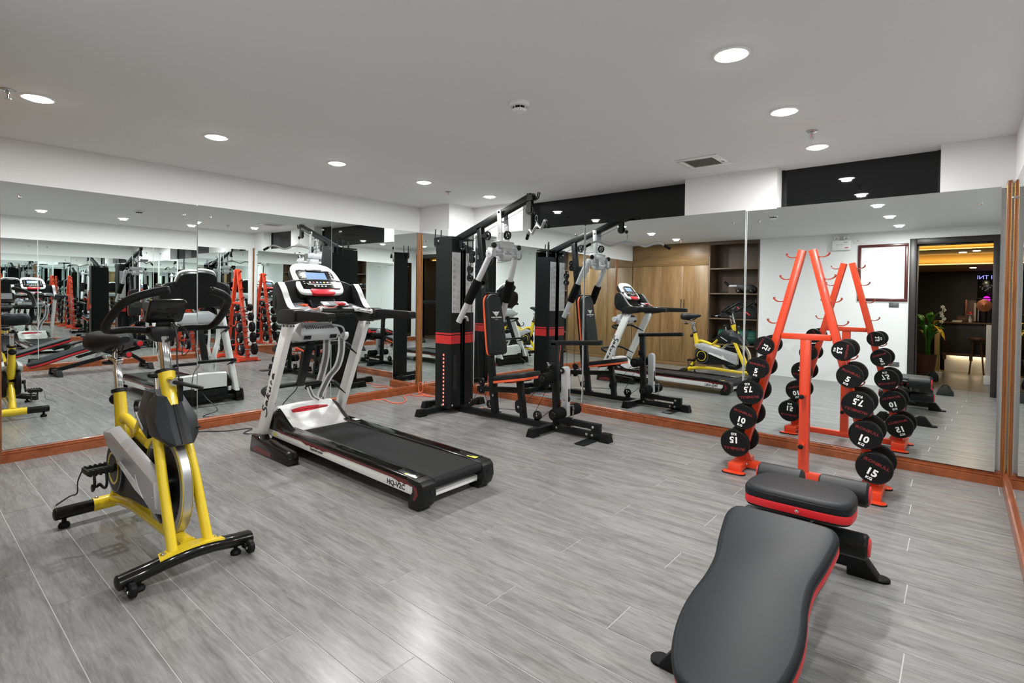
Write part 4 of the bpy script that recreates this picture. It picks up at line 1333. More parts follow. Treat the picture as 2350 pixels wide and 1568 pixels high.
# hanging massage belt loops
belt = [
    [(1.20, TY + 0.115, 0.86), (1.19, TY + 0.115, 0.72), (1.17, TY + 0.10, 0.60), (1.12, TY + 0.10, 0.50)],
    [(1.24, TY + 0.225, 0.87), (1.235, TY + 0.225, 0.74), (1.21, TY + 0.205, 0.62), (1.16, TY + 0.16, 0.53), (1.11, TY + 0.12, 0.40), (1.10, TY + 0.12, 0.36)],
    [(1.11, TY + 0.15, 0.52), (1.105, TY + 0.155, 0.44), (1.10, TY + 0.14, 0.34)],
    [(1.05, TY + 0.04, 0.45), (1.06, TY + 0.07, 0.37), (1.09, TY + 0.11, 0.335)],
]
for k, pts in enumerate(belt):
    pp = spline(pts, 6)
    MB().ribbon(pp, 0.058 if k < 2 else 0.034, 0.003, (0.7 - 0.5 * (k % 2), 0.65, 0)).build('massage_belt', 'strap_white', tm)
    MB().ribbon([p + Vector((0.002, 0, 0)) for p in pp], 0.026 if k < 2 else 0.014, 0.0035, (0.7 - 0.5 * (k % 2), 0.65, 0)).build('belt_stripe', 'dark_grey', tm)
q = MB()
q.ribbon([(1.25 + 0.032 * math.cos(a), TY + 0.245 + 0.02 * math.sin(a) * 0.6, 0.87 + 0.034 * math.sin(a)) for a in [2 * PI * k / 16 for k in range(17)]], 0.034, 0.003, (0, 1, 0))
q.build('belt_loop', 'strap_white', tm)
# power lead
MB().tube(spline([(1.15, TY - 0.02, 0.845), (1.06, TY - 0.05, 0.60), (1.02, TY - 0.045, 0.45), (0.97, TY - 0.10, 0.36), (0.93, TY - 0.13, 0.28), (0.92, TY - 0.14, 0.10), (0.86, TY - 0.12, 0.008)], 6), 0.004, 8).build('motor_lead', 'cable_black', tm)
MB().prism([(0.93, 0.13), (0.97, 0.13), (0.985, 0.19), (0.95, 0.20)], 'xz', TY - 0.20, TY - 0.10, 0.004).build('plug_housing', 'black_plastic', tm)
tag(MB().tube(spline([(0.935, TY - 0.05, 0.15), (0.80, TY - 0.05, 0.10), (0.62, TY - 0.02, 0.008), (0.45, TY - 0.22, 0.006), (0.32, TY - 0.10, 0.006), (0.24, TY - 0.30, 0.006), (0.12, TY - 0.42, 0.006), (0.06, TY - 0.60, 0.006)], 8), 0.004, 8).build('floor_cable', 'cable_black', loc=(0.6, TY, 0)), 'black power cable on the floor between treadmill and left mirror', 'cable')

# ================================================================== EXERCISE BIKE
BX, BY = 2.10, 0.0
bike = thing('exercise_bike', 'yellow spin bike with silver chain guard and black seat', 'exercise bike', (2.10, 0, 0))


def obar(b, pts, w, h):
    """oval bar"""
    sec = [(h * math.cos(2 * PI * k / 18), w * math.sin(2 * PI * k / 18)) for k in range(18)]
    b.sweep(pts, sec, up=(0, 0, 1))


# stabilisers
q = MB()
obar(q, [(1.605, -0.25, 0.076), (1.605, 0.25, 0.076)], 0.030, 0.032)
rs = q.build('rear_stabiliser', 'black_gloss', bike)
for s in (-1, 1):
    MB().sphere((1.605, s * 0.25, 0.076), 0.031, (1, 0.35, 1.03)).build('end_plug', 'black_plastic', rs)
    o = MB().lathe([(0, 0), (0.024, 0), (0.026, 0.012), (0.020, 0.024), (0.010, 0.028), (0.010, 0.05), (0, 0.05)], (1.605, s * 0.215, 0), (0, 0, 1), 18).build('levelling_foot', 'rubber', rs)
q = MB()
obar(q, [(1.605, -0.095, 0.077), (1.605, 0.095, 0.077)], 0.034, 0.035)
sd = q.build('rear_saddle_bracket', 'yellow', bike)
for s in (-1, 1):
    bolt(sd, (1.605, s * 0.078, 0.111), (0, 0, 1), 0.009)
q = MB()
fp = spline([(2.575, -0.262, 0.055), (2.582, -0.17, 0.068), (2.600, -0.08, 0.088), (2.605, 0.0, 0.094), (2.600, 0.08, 0.088), (2.582, 0.17, 0.068), (2.575, 0.262, 0.055)], 6)
obar(q, fp, 0.040, 0.030)
fs = q.build('front_stabiliser', 'black_gloss', bike)
for s in (-1, 1):
    MB().sphere((2.575, s * 0.262, 0.055), 0.040, (1, 0.3, 0.76)).build('end_plug', 'black_plastic', fs)
    MB().lathe([(0, 0), (0.022, 0), (0.024, 0.010), (0.018, 0.020), (0.009, 0.024), (0.009, 0.04), (0, 0.04)], (2.585, s * 0.195, 0), (0, 0, 1), 18).build('levelling_foot', 'rubber', fs)
    o = MB().lathe([(0, -0.014), (0.022, -0.014), (0.030, -0.008), (0.030, 0.008), (0.022, 0.014), (0, 0.014)], (2.640, s * 0.235, 0.036), (0, 1, 0), 22).build('transport_wheel', 'rubber', fs)
    bolt(o, (2.640, s * 0.235 - 0.015, 0.036), (0, -1, 0), 0.008)
    MB().box(2.60, 2.645, s * 0.235 - 0.022, s * 0.235 - 0.016, 0.03, 0.055, 0.002).build('wheel_bracket', 'black_gloss', fs)
q = MB()
pp = [Vector((p.x, p.y, p.z + 0.028)) for p in fp if abs(p.y) < 0.125]
q.ribbon(pp, 0.058, 0.008, (1, 0, 0))
pl_ = q.build('front_plate', 'yellow', bike)
for s in (-1, 1):
    bolt(pl_, (2.592, s * 0.108, 0.116), (0, 0, 1), 0.009)

# frame tubes
q = MB()
q.tube([(1.620, 0, 0.10), (1.735, 0, 0.235), (1.80, 0, 0.30)], 0.026, 16)
q.build('rear_stay', 'yellow', bike)
q = MB()
q.sweep(fillet([(1.61, 0, 0.092), (1.90, 0, 0.128), (2.56, 0, 0.110)], 0.12), [(0.026 * math.cos(2 * PI * k / 16), 0.032 * math.sin(2 * PI * k / 16)) for k in range(16)], up=(0, 0, 1))
q.build('lower_tube', 'yellow', bike)
q = MB()
q.hull([(2.40, -0.012, 0.13), (2.40, 0.012, 0.13), (2.56, -0.03, 0.125), (2.56, 0.03, 0.125), (2.56, -0.03, 0.105), (2.56, 0.03, 0.105), (2.40, -0.012, 0.10), (2.40, 0.012, 0.10)])
q.build('gusset', 'yellow', bike)
for s in (-1, 1):
    MB().sweep([(2.590, s * 0.072, 0.105), (2.470, s * 0.066, 0.36), (2.335, s * 0.052, 0.640)], [(0.027 * math.cos(2 * PI * k / 16), 0.020 * math.sin(2 * PI * k / 16)) for k in range(16)], up=(1, 0, 0)).build('front_fork', 'yellow', bike)
st = MB()
st.sweep([(1.698, 0, 0.668), (1.740, 0, 0.47), (1.790, 0, 0.36)], [(0.034 * math.cos(2 * PI * k / 16), 0.027 * math.sin(2 * PI * k / 16)) for k in range(16)], up=(1, 0, 0), scl=[1.0, 1.12, 1.3])
st = st.build('seat_tube', 'yellow', bike)
q = MB()
q.sweep(spline([(1.735, 0, 0.50), (1.80, 0, 0.525), (1.90, 0, 0.505), (2.02, 0, 0.470), (2.12, 0, 0.45)], 4), [(0.026 * math.cos(2 * PI * k / 16), 0.022 * math.sin(2 * PI * k / 16)) for k in range(16)], up=(0, 0, 1), scl=None)
q.build('top_tube', 'yellow', bike)
for s in (-1, 1):
    MB().tube([(1.99, s * 0.022, 0.475), (2.09, s * 0.03, 0.565), (2.16, s * 0.035, 0.60)], 0.012, 10).build('cross_stay', 'yellow', bike)
# seat post, slider, saddle
MB().lathe([(0.033, 0), (0.038, 0.003), (0.038, 0.018), (0.031, 0.022), (0, 0.022)], (1.703, 0, 0.648), Vector((-0.045, 0, 0.16)), 20).build('seat_collar', 'black_plastic', st)
MB().beam((1.705, 0, 0.62), (1.655, 0, 0.825), 0.030, 0.052, 0.006).build('seat_post', 'chrome', bike)
o = MB().beam((1.480, 0, 0.838), (1.708, 0, 0.824), 0.034, 0.022, 0.005).build('seat_slider', 'chrome', bike)
MB().lathe([(0, 0), (0.008, 0), (0.008, 0.012), (0.034, 0.016), (0.036, 0.028), (0.026, 0.034), (0, 0.034)], (1.545, 0, 0.826), (0, 0, -1), 20).build('slider_knob', 'black_plastic', o)
o = MB().lathe([(0, 0), (0.010, 0), (0.010, 0.028), (0.022, 0.032), (0.030, 0.042), (0.030, 0.056), (0.020, 0.066), (0, 0.067)], (1.690, 0, 0.600), (-1, 0, 0.1), 20).build('height_knob', 'black_plastic', bike)
MB().cyl((1.63, 0, 0.84), (1.63, 0, 0.895), 0.013, 12).build('saddle_pin', 'chrome', bike)
sad = MB()
secs = [(1.475, 0.070, 0.900, 0.980), (1.49, 0.105, 0.876, 0.992), (1.53, 0.118, 0.866, 0.998), (1.58, 0.105, 0.868, 0.993), (1.63, 0.074, 0.886, 0.986), (1.69, 0.047, 0.908, 0.984), (1.75, 0.036, 0.922, 0.982), (1.785, 0.024, 0.936, 0.972)]
rings = []
for x, w, z0, z1 in secs:
    ring = []
    for k in range(20):
        a = 2 * PI * k / 20
        cz = (z0 + z1) / 2
        yy = w * math.copysign(abs(math.cos(a)) ** 0.75, math.cos(a))
        zz_ = cz + (z1 - z0) / 2 * math.copysign(abs(math.sin(a)) ** 0.7, math.sin(a))
        if math.sin(a) > 0 and x < 1.72:
            zz_ -= 0.010 * max(0, 1 - abs(yy) / 0.02)
        ring.append(sad.bm.verts.new((x, yy, zz_)))
    rings.append(ring)
for r0, r1 in zip(rings, rings[1:]):
    for k in range(20):
        sad.bm.faces.new((r0[k], r0[(k + 1) % 20], r1[(k + 1) % 20], r1[k]))
sad.bm.faces.new(rings[0][::-1])
sad.bm.faces.new(rings[-1])
bmesh.ops.recalc_face_normals(sad.bm, faces=sad.bm.faces[:])
sad = sad.build('saddle', 'leather', bike, smooth=60)
for s in (-1, 1):
    MB().tube(spline([(1.51, s * 0.05, 0.89), (1.58, s * 0.03, 0.868), (1.66, s * 0.02, 0.872), (1.74, s * 0.012, 0.93)], 4), 0.0045, 8).build('saddle_rail', 'black_metal', sad)

# flywheel
FW = Vector((2.345, 0, 0.318))
fw = MB().lathe([(0.185, -0.020), (0.218, -0.020), (0.222, -0.016), (0.222, 0.016), (0.218, 0.020), (0.185, 0.020), (0.180, 0.012), (0.180, -0.012), (0.185, -0.020)], FW, (0, 1, 0), 56).build('flywheel_rim', 'brushed', bike)
MB().lathe([(0, -0.010), (0.04, -0.014), (0.182, -0.010), (0.182, 0.010), (0.04, 0.014), (0, 0.010)], FW, (0, 1, 0), 48).build('flywheel_disc', 'black_plastic', bike)
for s in (-1, 1):
    MB().ring(FW + Vector((0, s * 0.0205, 0)), (0, s, 0), 0.2135, 0.2205, 0.0008, 56).build('rim_stripe', 'yellow', fw)
    q = MB()
    for k in range(26):
        for j in range(3):
            a = 2 * PI * k / 26
            rr = 0.09 + 0.032 * j
            q.cyl(FW + Vector((rr * math.cos(a), s * 0.0105, rr * math.sin(a))), FW + Vector((rr * math.cos(a), s * 0.0122, rr * math.sin(a))), 0.0045, 6)
    o = q.build('disc_dimples', 'black_matte', fw)
    o['kind'] = 'stuff'
    MB().tube(fillet([(2.27, s * 0.046, 0.47), (2.40, s * 0.046, 0.47), (2.43, s * 0.046, 0.44)], 0.02), 0.003, 6).build('disc_wire', 'grey_plastic', fw)
MB().cyl(FW + Vector((0, -0.07, 0)), FW + Vector((0, 0.07, 0)), 0.018, 16).build('axle', 'steel', bike)
text('wheel_text', 'JOROTO', 0.030, 'grey_print', fw, FW + Vector((-0.03, 0.0125, -0.125)), (-1, 0, 0), (0, 0, 1), (0, 1, 0), 0.0006)

# drive cover: black body, disc with yellow ring, silver blade
for s in (-1, 1):
    ya, yb = s * 0.030, s * 0.062
    MB().prism(spline2([(1.735, 0.30), (1.755, 0.40), (1.85, 0.425), (2.10, 0.40), (2.40, 0.30), (2.40, 0.235), (2.28, 0.205), (2.05, 0.195), (1.90, 0.178), (1.80, 0.195)], 4), 'xz', min(ya, yb), max(ya, yb), 0.008).build('drive_cover', 'black_plastic', bike)
    dc = MB().lathe([(0, 0.030), (0.119, 0.030), (0.122, 0.034), (0.122, 0.062), (0.116, 0.070), (0.030, 0.074), (0, 0.074)], (1.852, 0, 0.303), (0, s, 0), 44).build('crank_disc', 'black_plastic', bike)
    MB().lathe([(0.066, 0.0715), (0.076, 0.0715), (0.076, 0.0745), (0.066, 0.0745), (0.066, 0.0715)], (1.852, 0, 0.303), (0, s, 0), 40).build('disc_ring', 'yellow', dc)
    MB().lathe([(0.1080, 0.0705), (0.1100, 0.0705), (0.1100, 0.0722), (0.1080, 0.0722), (0.1080, 0.0705)], (1.852, 0, 0.303), (0, s, 0), 44).build('disc_line', 'grey_plastic', dc)
    yo = s * 0.088
    yi = s * 0.045
    bl = MB()
    bl.hull([(1.715, yi, 0.470), (1.720, yi, 0.440), (1.860, yi, 0.505), (2.44, yi, 0.375), (2.445, yi, 0.228), (2.41, yi, 0.205), (2.36, yi, 0.225),
             (1.735, yo - s * 0.006, 0.462), (1.735, yo - s * 0.006, 0.445), (1.865, yo, 0.478), (2.42, yo, 0.350), (2.430, yo - s * 0.004, 0.245), (2.40, yo - s * 0.004, 0.222), (2.36, yo - s * 0.002, 0.240), (1.80, yo, 0.410)], 0.003)
    bl = bl.build('chain_guard', 'silver_paint', bike, smooth=20)
    MB().prism([(1.96, 0.352), (2.20, 0.278), (2.30, 0.262), (2.24, 0.30), (2.20, 0.345), (2.20, 0.315), (2.0, 0.365)], 'xz', min(yo + s * 0.0002, yo - s * 0.002), max(yo + s * 0.0008, yo - s * 0.002)).build('guard_accent', 'white_plastic', bl)
    for x, z in ((1.79, 0.448), (1.905, 0.435), (2.41, 0.29)):
        bolt(bl, (x, yo - s * 0.001, z), (0, s, 0), 0.005)
    # crank and pedal
    ang = R(205) if s < 0 else R(25)
    ce = Vector((1.852, s * 0.100, 0.303))
    pe = ce + Vector((0.125 * math.cos(ang), 0, 0.125 * math.sin(ang))) * (1 if s < 0 else 1)
    if s < 0:
        pe = ce + Vector((0.105, 0, 0.035))
    else:
        pe = ce + Vector((-0.125, 0, -0.07))
    cr_ = MB().beam(ce, pe, 0.014, 0.024, 0.004).build('crank_arm', 'black_metal', bike)
    MB().cyl((1.852, s * 0.07, 0.303), (1.852, s * 0.112, 0.303), 0.018, 18).build('crank_hub', 'black_metal', cr_)
    pd = MB()
    p = pe + Vector((0, s * 0.012, 0))
    y0, y1 = p.y, p.y + s * 0.105
    for dx in (-0.042, 0.042):
        pd.box(p.x + dx - 0.006, p.x + dx + 0.006, min(y0, y1), max(y0, y1), p.z - 0.012, p.z + 0.012, 0.003)
        for k in range(5):
            pd.box(p.x + dx - 0.008, p.x + dx + 0.008, y0 + s * (0.012 + 0.020 * k) - 0.005, y0 + s * (0.012 + 0.020 * k) + 0.005, p.z - 0.016, p.z + 0.016, 0.002)
    pd.box(p.x - 0.046, p.x + 0.046, min(y0, y0 + s * 0.012), max(y0, y0 + s * 0.012), p.z - 0.011, p.z + 0.011, 0.003)
    pd.box(p.x - 0.046, p.x + 0.046, min(y1, y1 - s * 0.012), max(y1, y1 - s * 0.012), p.z - 0.011, p.z + 0.011, 0.003)
    pd.cyl((p.x, y0, p.z), (p.x, y1, p.z), 0.010, 14)
    pd = pd.build('pedal', 'black_plastic', bike)
    cg = MB()
    for dy in (0.030, 0.078):
        cg.tube(spline([(p.x + 0.04, y0 + s * dy, p.z), (p.x + 0.05, y0 + s * dy, p.z - 0.055), (p.x + 0.02, y0 + s * dy, p.z - 0.085), (p.x - 0.03, y0 + s * (dy * 0.6 + 0.02), p.z - 0.075)], 5), 0.006, 8)
    cg.tube(spline([(p.x - 0.03, y0 + s * 0.04, p.z - 0.075), (p.x - 0.02, y0 + s * 0.052, p.z - 0.082), (p.x - 0.03, y0 + s * 0.066, p.z - 0.075)], 4), 0.006, 8)
    cg.build('toe_cage', 'black_plastic', pd)
    MB().ribbon(spline([(p.x - 0.02, y1, p.z + 0.012), (p.x - 0.02, y1 + s * 0.02, p.z - 0.04), (p.x, y1 + s * 0.028, p.z - 0.085), (p.x - 0.01, y1 + s * 0.055, p.z - 0.095), (p.x - 0.03, y1 + s * 0.10, p.z - 0.125)], 5), 0.013, 0.002, (1, 0, 0)).build('toe_strap', 'black_matte', pd)

# brake shroud
sh = MB()
sh.hull([(2.300, -0.040, 0.742), (2.300, 0.040, 0.742), (2.360, -0.052, 0.725), (2.360, 0.052, 0.725), (2.395, -0.030, 0.715), (2.395, 0.030, 0.715),
         (2.300, -0.082, 0.640), (2.300, 0.082, 0.640), (2.440, -0.088, 0.615), (2.440, 0.088, 0.615), (2.475, -0.036, 0.600), (2.475, 0.036, 0.600),
         (2.360, -0.082, 0.545), (2.360, 0.082, 0.545), (2.480, -0.078, 0.550), (2.480, 0.078, 0.550), (2.530, -0.034, 0.518), (2.530, 0.034, 0.518), (2.500, -0.05, 0.508), (2.500, 0.05, 0.508)], 0.003)
shr = sh.build('front_shroud', 'charcoal', bike, smooth=20)
MB().hull([(2.397, -0.006, 0.716), (2.397, 0.006, 0.716), (2.479, -0.010, 0.603), (2.479, 0.010, 0.603), (2.535, -0.010, 0.520), (2.535, 0.010, 0.520), (2.47, 0, 0.58), (2.42, 0, 0.65)]).build('shroud_groove', 'black_plastic', shr)
MB().box(2.462, 2.482, 0.070, 0.084, 0.566, 0.574).build('shroud_clip', 'black_matte', shr)
sh = MB()
sh.hull([(2.045, -0.028, 0.585), (2.045, 0.028, 0.585), (2.06, -0.03, 0.565), (2.06, 0.03, 0.565), (2.190, -0.046, 0.728), (2.190, 0.046, 0.728), (2.320, -0.050, 0.730), (2.320, 0.050, 0.730),
         (2.200, -0.072, 0.62), (2.200, 0.072, 0.62), (2.34, -0.080, 0.62), (2.34, 0.080, 0.62), (2.30, -0.07, 0.515), (2.30, 0.07, 0.515), (2.17, -0.060, 0.545), (2.17, 0.060, 0.545)], 0.004)
shr2 = sh.build('rear_shroud', 'black_plastic', bike, smooth=20)
for s in (-1, 1):
    MB().beam((2.16, s * 0.071, 0.615), (2.27, s * 0.078, 0.555), 0.004, 0.014, 0.001).build('shroud_flash', 'grey_plastic', shr2)
q = MB()
q.box(1.985, 2.06, -0.018, 0.018, 0.555, 0.572, 0.004)
q.build('bottle_ledge', 'black_plastic', bike)
MB().ribbon(spline([(1.985, 0, 0.566), (1.955, 0, 0.580), (1.940, 0, 0.610), (1.955, 0, 0.632), (1.975, 0, 0.640)], 4), 0.020, 0.008, (0, 1, 0)).build('bottle_hook', 'black_plastic', bike)
o = MB().cyl((2.215, 0, 0.72), (2.205, 0, 0.785), 0.010, 12).build('resistance_rod', 'chrome', bike)
MB().lathe([(0, 0), (0.026, 0), (0.036, 0.008), (0.036, 0.022), (0.028, 0.030), (0, 0.031)], (2.205, 0, 0.783), (-0.1, 0, 1), 22).build('resistance_knob', 'black_plastic', o)
# handlebar column
sl = MB()
sl.sweep([(2.385, 0, 0.665), (2.355, 0, 0.74), (2.325, 0, 0.828)], [(0.036 * math.cos(2 * PI * k / 18), 0.030 * math.sin(2 * PI * k / 18)) for k in range(18)], up=(1, 0, 0), scl=[1.15, 1.0, 1.18])
sl = sl.build('head_tube', 'yellow', bike)
MB().lathe([(0.036, 0), (0.045, 0.003), (0.045, 0.014), (0.034, 0.018), (0, 0.018)], (2.327, 0, 0.822), Vector((-0.045, 0, 0.13)), 22).build('head_collar', 'black_plastic', sl)
MB().cyl((2.370, 0, 0.790), (2.415, 0, 0.785), 0.018, 16).build('lever_boss', 'chrome', sl)
MB().cyl((2.352, -0.01, 0.835 - 0.035), (2.362, -0.012, 0.797), 0.006, 8).build('pin_hole', 'black_matte', sl)
MB().sweep(spline([(2.41, 0.0, 0.785), (2.43, 0.03, 0.775), (2.445, 0.11, 0.745)], 4), [(0.010 * math.cos(2 * PI * k / 10), 0.010 * math.sin(2 * PI * k / 10)) for k in range(10)], scl=None).build('clamp_lever', 'black_plastic', bike)
MB().beam((2.335, 0, 0.80), (2.283, 0, 1.005), 0.036, 0.060, 0.006).build('handlebar_post', 'chrome', bike)
hb = MB().hull([(2.235, -0.060, 1.055), (2.235, 0.060, 1.055), (2.31, -0.060, 1.060), (2.31, 0.060, 1.060), (2.225, -0.055, 1.02), (2.225, 0.055, 1.02), (2.315, -0.055, 1.02), (2.315, 0.055, 1.02), (2.245, -0.035, 0.982), (2.245, 0.035, 0.982), (2.31, -0.035, 0.978), (2.31, 0.035, 0.978)], 0.006).build('handlebar_clamp', 'black_plastic', bike)
for s in (-1, 1):
    pts = spline([(2.262, s * 0.03, 1.034), (2.255, s * 0.12, 1.044), (2.262, s * 0.190, 1.042), (2.290, s * 0.222, 1.055), (2.36, s * 0.228, 1.105), (2.455, s * 0.215, 1.168), (2.51, s * 0.190, 1.198), (2.555, s * 0.145, 1.220), (2.585, s * 0.085, 1.236)], 6)
    MB().tube(pts, 0.0175, 16).build('handlebar', 'rubber', bike)
    MB().lathe([(0, 0), (0.015, 0), (0.012, 0.006), (0, 0.007)], pts[-1], pts[-1] - pts[-2], 14).build('bar_plug', 'black_plastic', bike)
mo_u, mo_v = Vector((0, 1, 0)), Vector((0.075, 0, 0.105)).normalized()
mo_n = mo_u.cross(mo_v)
mon = MB().fprism(rrect(0.155, 0.130, 0.018, 4), (2.325, 0.0, 1.135), mo_u, mo_v, mo_n, -0.012, 0.012, 0.006).build('monitor', 'black_gloss', bike)
sg = 1 if mo_n.x < 0 else -1
MB().fprism(rrect(0.120, 0.070, 0.004, 2, 0, 0.015), (2.325, 0.0, 1.135), mo_u, mo_v, mo_n * sg, 0.0125, 0.0132).build('monitor_screen', 'dark_grey', mon)
q = MB()
for k in range(2):
    for j in range(3):
        q.fprism(rrect(0.022, 0.007, 0.003, 2, -0.035 + 0.035 * j, -0.01 + 0.03 * k), (2.325, 0, 1.135), mo_u, mo_v, mo_n * -sg, 0.0125, 0.0130)
o = q.build('monitor_vents', 'black_matte', mon)
o['kind'] = 'stuff'
MB().beam((2.285, 0, 1.05), (2.30, 0, 1.085), 0.06, 0.02, 0.004).build('monitor_bracket', 'black_plastic', mon)
MB().tube(spline([(2.32, 0.03, 1.075), (2.355, 0.035, 1.0), (2.365, 0.03, 0.90), (2.385, 0.03, 0.80), (2.40, 0.028, 0.70)], 6), 0.0035, 8).build('sensor_cable', 'cable_black', bike)
MB().tube(spline([(2.32, 0.05, 1.07), (2.36, 0.075, 1.03), (2.375, 0.085, 0.95), (2.355, 0.06, 0.905), (2.33, 0.07, 0.955), (2.345, 0.10, 0.99)], 6), 0.0022, 6).build('pulse_cable', 'cable_black', bike)
MB().box(2.388, 2.412, 0.020, 0.040, 0.66, 0.80, 0.004).build('brake_strip', 'black_plastic', bike)
# stand the bike in place, turned a touch from the room's axis
for o in bike.children_recursive:
    for v in o.data.vertices:
        z = v.co.z
        if 0.1 < z < 1.12:
            v.co.z = z + 0.034 * math.sin(PI * min(1.0, (z - 0.1) / 1.02)) ** 1.0
bike.location = (2.10, -3.883, 0)
bike.rotation_euler = (0, 0, R(3.0))

# ================================================================== DUMBBELL RACK
RX, RY = 4.367, -0.74
rack = thing('dumbbell_rack', 'orange A-frame dumbbell rack with curled hooks', 'dumbbell rack', (RX, RY, 0))
for s in (-1, 1):
    top = Vector((RX + s * 0.030, RY, 1.545))
    bot = Vector((RX + s * 0.402, RY, 0.060))
    leg = MB().beam(bot, top, 0.055, 0.046, 0.003).build('leg', 'orange', rack)
    d = (top - bot)

    def at(z, s=s, top=top, bot=bot):
        return bot + (top - bot) * ((z - bot.z) / (top.z - bot.z))
    # curled hooks
    for z in (1.500, 1.353, 1.202, 1.052, 0.895 - 0.058, 0.741 - 0.066, 0.568 - 0.082, 0.391 - 0.085, 0.197 - 0.092):
        c = at(z) + Vector((s * 0.026, 0, 0))
        pts = spline([(c.x - s * 0.004, RY, z), (c.x + s * 0.016, RY, z - 0.004), (c.x + s * 0.036, RY, z - 0.002), (c.x + s * 0.052, RY, z + 0.008), (c.x + s * 0.060, RY, z + 0.020), (c.x + s * 0.056, RY, z + 0.026)], 4)
        MB().ribbon(pts, 0.036, 0.006, (0, 1, 0)).build('hook', 'hook_metal', rack)
    # foot
    fx = RX + s * 0.400
    MB().box(fx - 0.045, fx + 0.045, RY - 0.155, RY + 0.155, 0.010, 0.062, 0.004).build('foot_beam', 'orange', rack)
    for e in (-1, 1):
        pl_ = MB().prism(rrect(0.150, 0.070, 0.034, 6, fx, RY + e * 0.170), 'xy', 0.006, 0.012, 0.001).build('foot_plate', 'orange', rack)
        MB().prism(rrect(0.158, 0.078, 0.038, 6, fx, RY + e * 0.170), 'xy', 0.0, 0.0065, 0.001).build('rubber_pad', 'rubber', pl_)
    for e in (-1, 1):
        bolt(rack, (fx - s * 0.046, RY + e * 0.03, 0.04), (-s, 0, 0), 0.010)
    MB().hull([(fx - s * 0.02, RY - 0.004, 0.062), (fx - s * 0.02, RY + 0.004, 0.062), (fx - s * 0.075, RY - 0.004, 0.062), (fx - s * 0.075, RY + 0.004, 0.062), (fx - s * 0.04, RY - 0.004, 0.14), (fx - s * 0.04, RY + 0.004, 0.14)]).build('gusset', 'orange', rack)
MB().box(RX - 0.36, RX + 0.36, RY - 0.026, RY + 0.026, 0.014, 0.060, 0.003).build('bottom_bar', 'orange', rack)
MB().box(RX - 0.148, RX + 0.148, RY - 0.026, RY + 0.026, 0.946, 0.984, 0.003).build('cross_bar', 'orange', rack)
MB().box(RX - 0.030, RX + 0.030, RY - 0.024, RY + 0.024, 0.058, 0.946, 0.003).build('centre_post', 'orange', rack)
for z in (0.575, 0.245):
    for e in (-1, 1):
        pg = MB().cyl((RX, RY + e * 0.022, z), (RX, RY + e * 0.095, z), 0.013, 16).build('plate_peg', 'orange', rack)
        MB().lathe([(0.012, 0.0), (0.015, 0.001), (0.015, 0.018), (0.010, 0.022), (0, 0.022)], (RX, RY + e * 0.090, z), (0, e, 0), 16).build('peg_cap', 'rubber', pg)


def dumbbell(kg, r, x, z, rot, side, label):
    t = 0.052
    rt = thing('dumbbell', label, 'dumbbell', (x, RY, z), group='rubber dumbbells on the orange rack')
    MB().lathe([(0, -0.085), (0.0095, -0.085), (0.010, -0.04), (0.011, 0.0), (0.010, 0.04), (0.0095, 0.085), (0, 0.085)], (x, RY, z), (0, 1, 0), 20).build('handle', 'chrome', rt)
    for e in (-1, 1):
        y0 = RY + e * 0.082
        hd_ = MB().lathe([(0, 0), (r * 0.62, 0), (r * 0.93, 0.004), (r, 0.012), (r, t - 0.014), (r * 0.965, t - 0.004), (r * 0.92, t), (r * 0.90, t - 0.0015), (0, t - 0.0015)], (x, y0, z), (0, e, 0), 48).build('head', 'rubber', rt)
        o = Vector((x, y0 + e * (t - 0.0012), z))
        a = R(rot)
        u0 = Vector((-e * 1.0, 0, 0)) * -1 if e < 0 else Vector((-1, 0, 0))
        if e < 0:
            u0 = Vector((1, 0, 0))
        v0 = Vector((0, 0, 1))
        u = u0 * math.cos(a) + v0 * math.sin(a)
        v = v0 * math.cos(a) - u0 * math.sin(a)
        n = Vector((0, e, 0))
        w = 1.0 if len(kg) < 3 else 0.80
        text('weight_number', kg, r * 0.62, 'white_print', hd_, o - v * (r * 0.27), u, v, n, 0.0006, r * 0.022, w * 1.05)
        text('weight_unit', 'KG', r * 0.24, 'white_print', hd_, o - v * (r * 0.68), u, v, n, 0.0006, r * 0.008, 1.15)
        text('brand_text', 'IRONBULL', r * 0.27, 'red_text', hd_, o + v * (r * 0.36), u, v, n, 0.0006, r * 0.004, 1.15)
        q = MB()
        for h in (0.12, 0.62):
            hw = math.sqrt(max(0.01, 0.88 ** 2 - h * h)) * r
            q.fprism([(-hw, h * r), (hw, h * r), (hw, h * r + 0.0016), (-hw, h * r + 0.0016)], o, u, v, n, 0, 0.0010)
        q.build('face_rib', 'black_plastic', hd_)
    return rt


DB = [('2.5', 0.063, 0.897), ('5', 0.073, 0.741), ('7.5', 0.086, 0.568), ('10', 0.089, 0.392), ('15', 0.097, 0.198)]
LX = [4.135, 4.095, 4.046, 4.006, 3.956]
LR = [62, -10, 190, -14, 183]
RXs = [4.596, 4.635, 4.679, 4.723, 4.771]
RR = [-98, -22, 168, -18, -22]
_w = ['smallest 2.5 kg dumbbell, top one', 'second 5 kg dumbbell from the top', 'middle 7.5 kg dumbbell', 'fourth 10 kg dumbbell from the top', 'largest 15 kg dumbbell, lowest one']
for i, (kg, r, z) in enumerate(DB):
    dumbbell(kg, r, LX[i], z, LR[i], -1, _w[i] + ' on the rack leg closer to the multi gym')
    dumbbell(kg, r, RXs[i], z, RR[i], 1, _w[i] + ' on the rack leg closer to the right mirror')

# ================================================================== WEIGHT BENCH
NX = 4.66
bench = thing('weight_bench', 'black padded weight bench with red piping and foam leg rollers', 'weight bench', (NX, -2.65, 0))
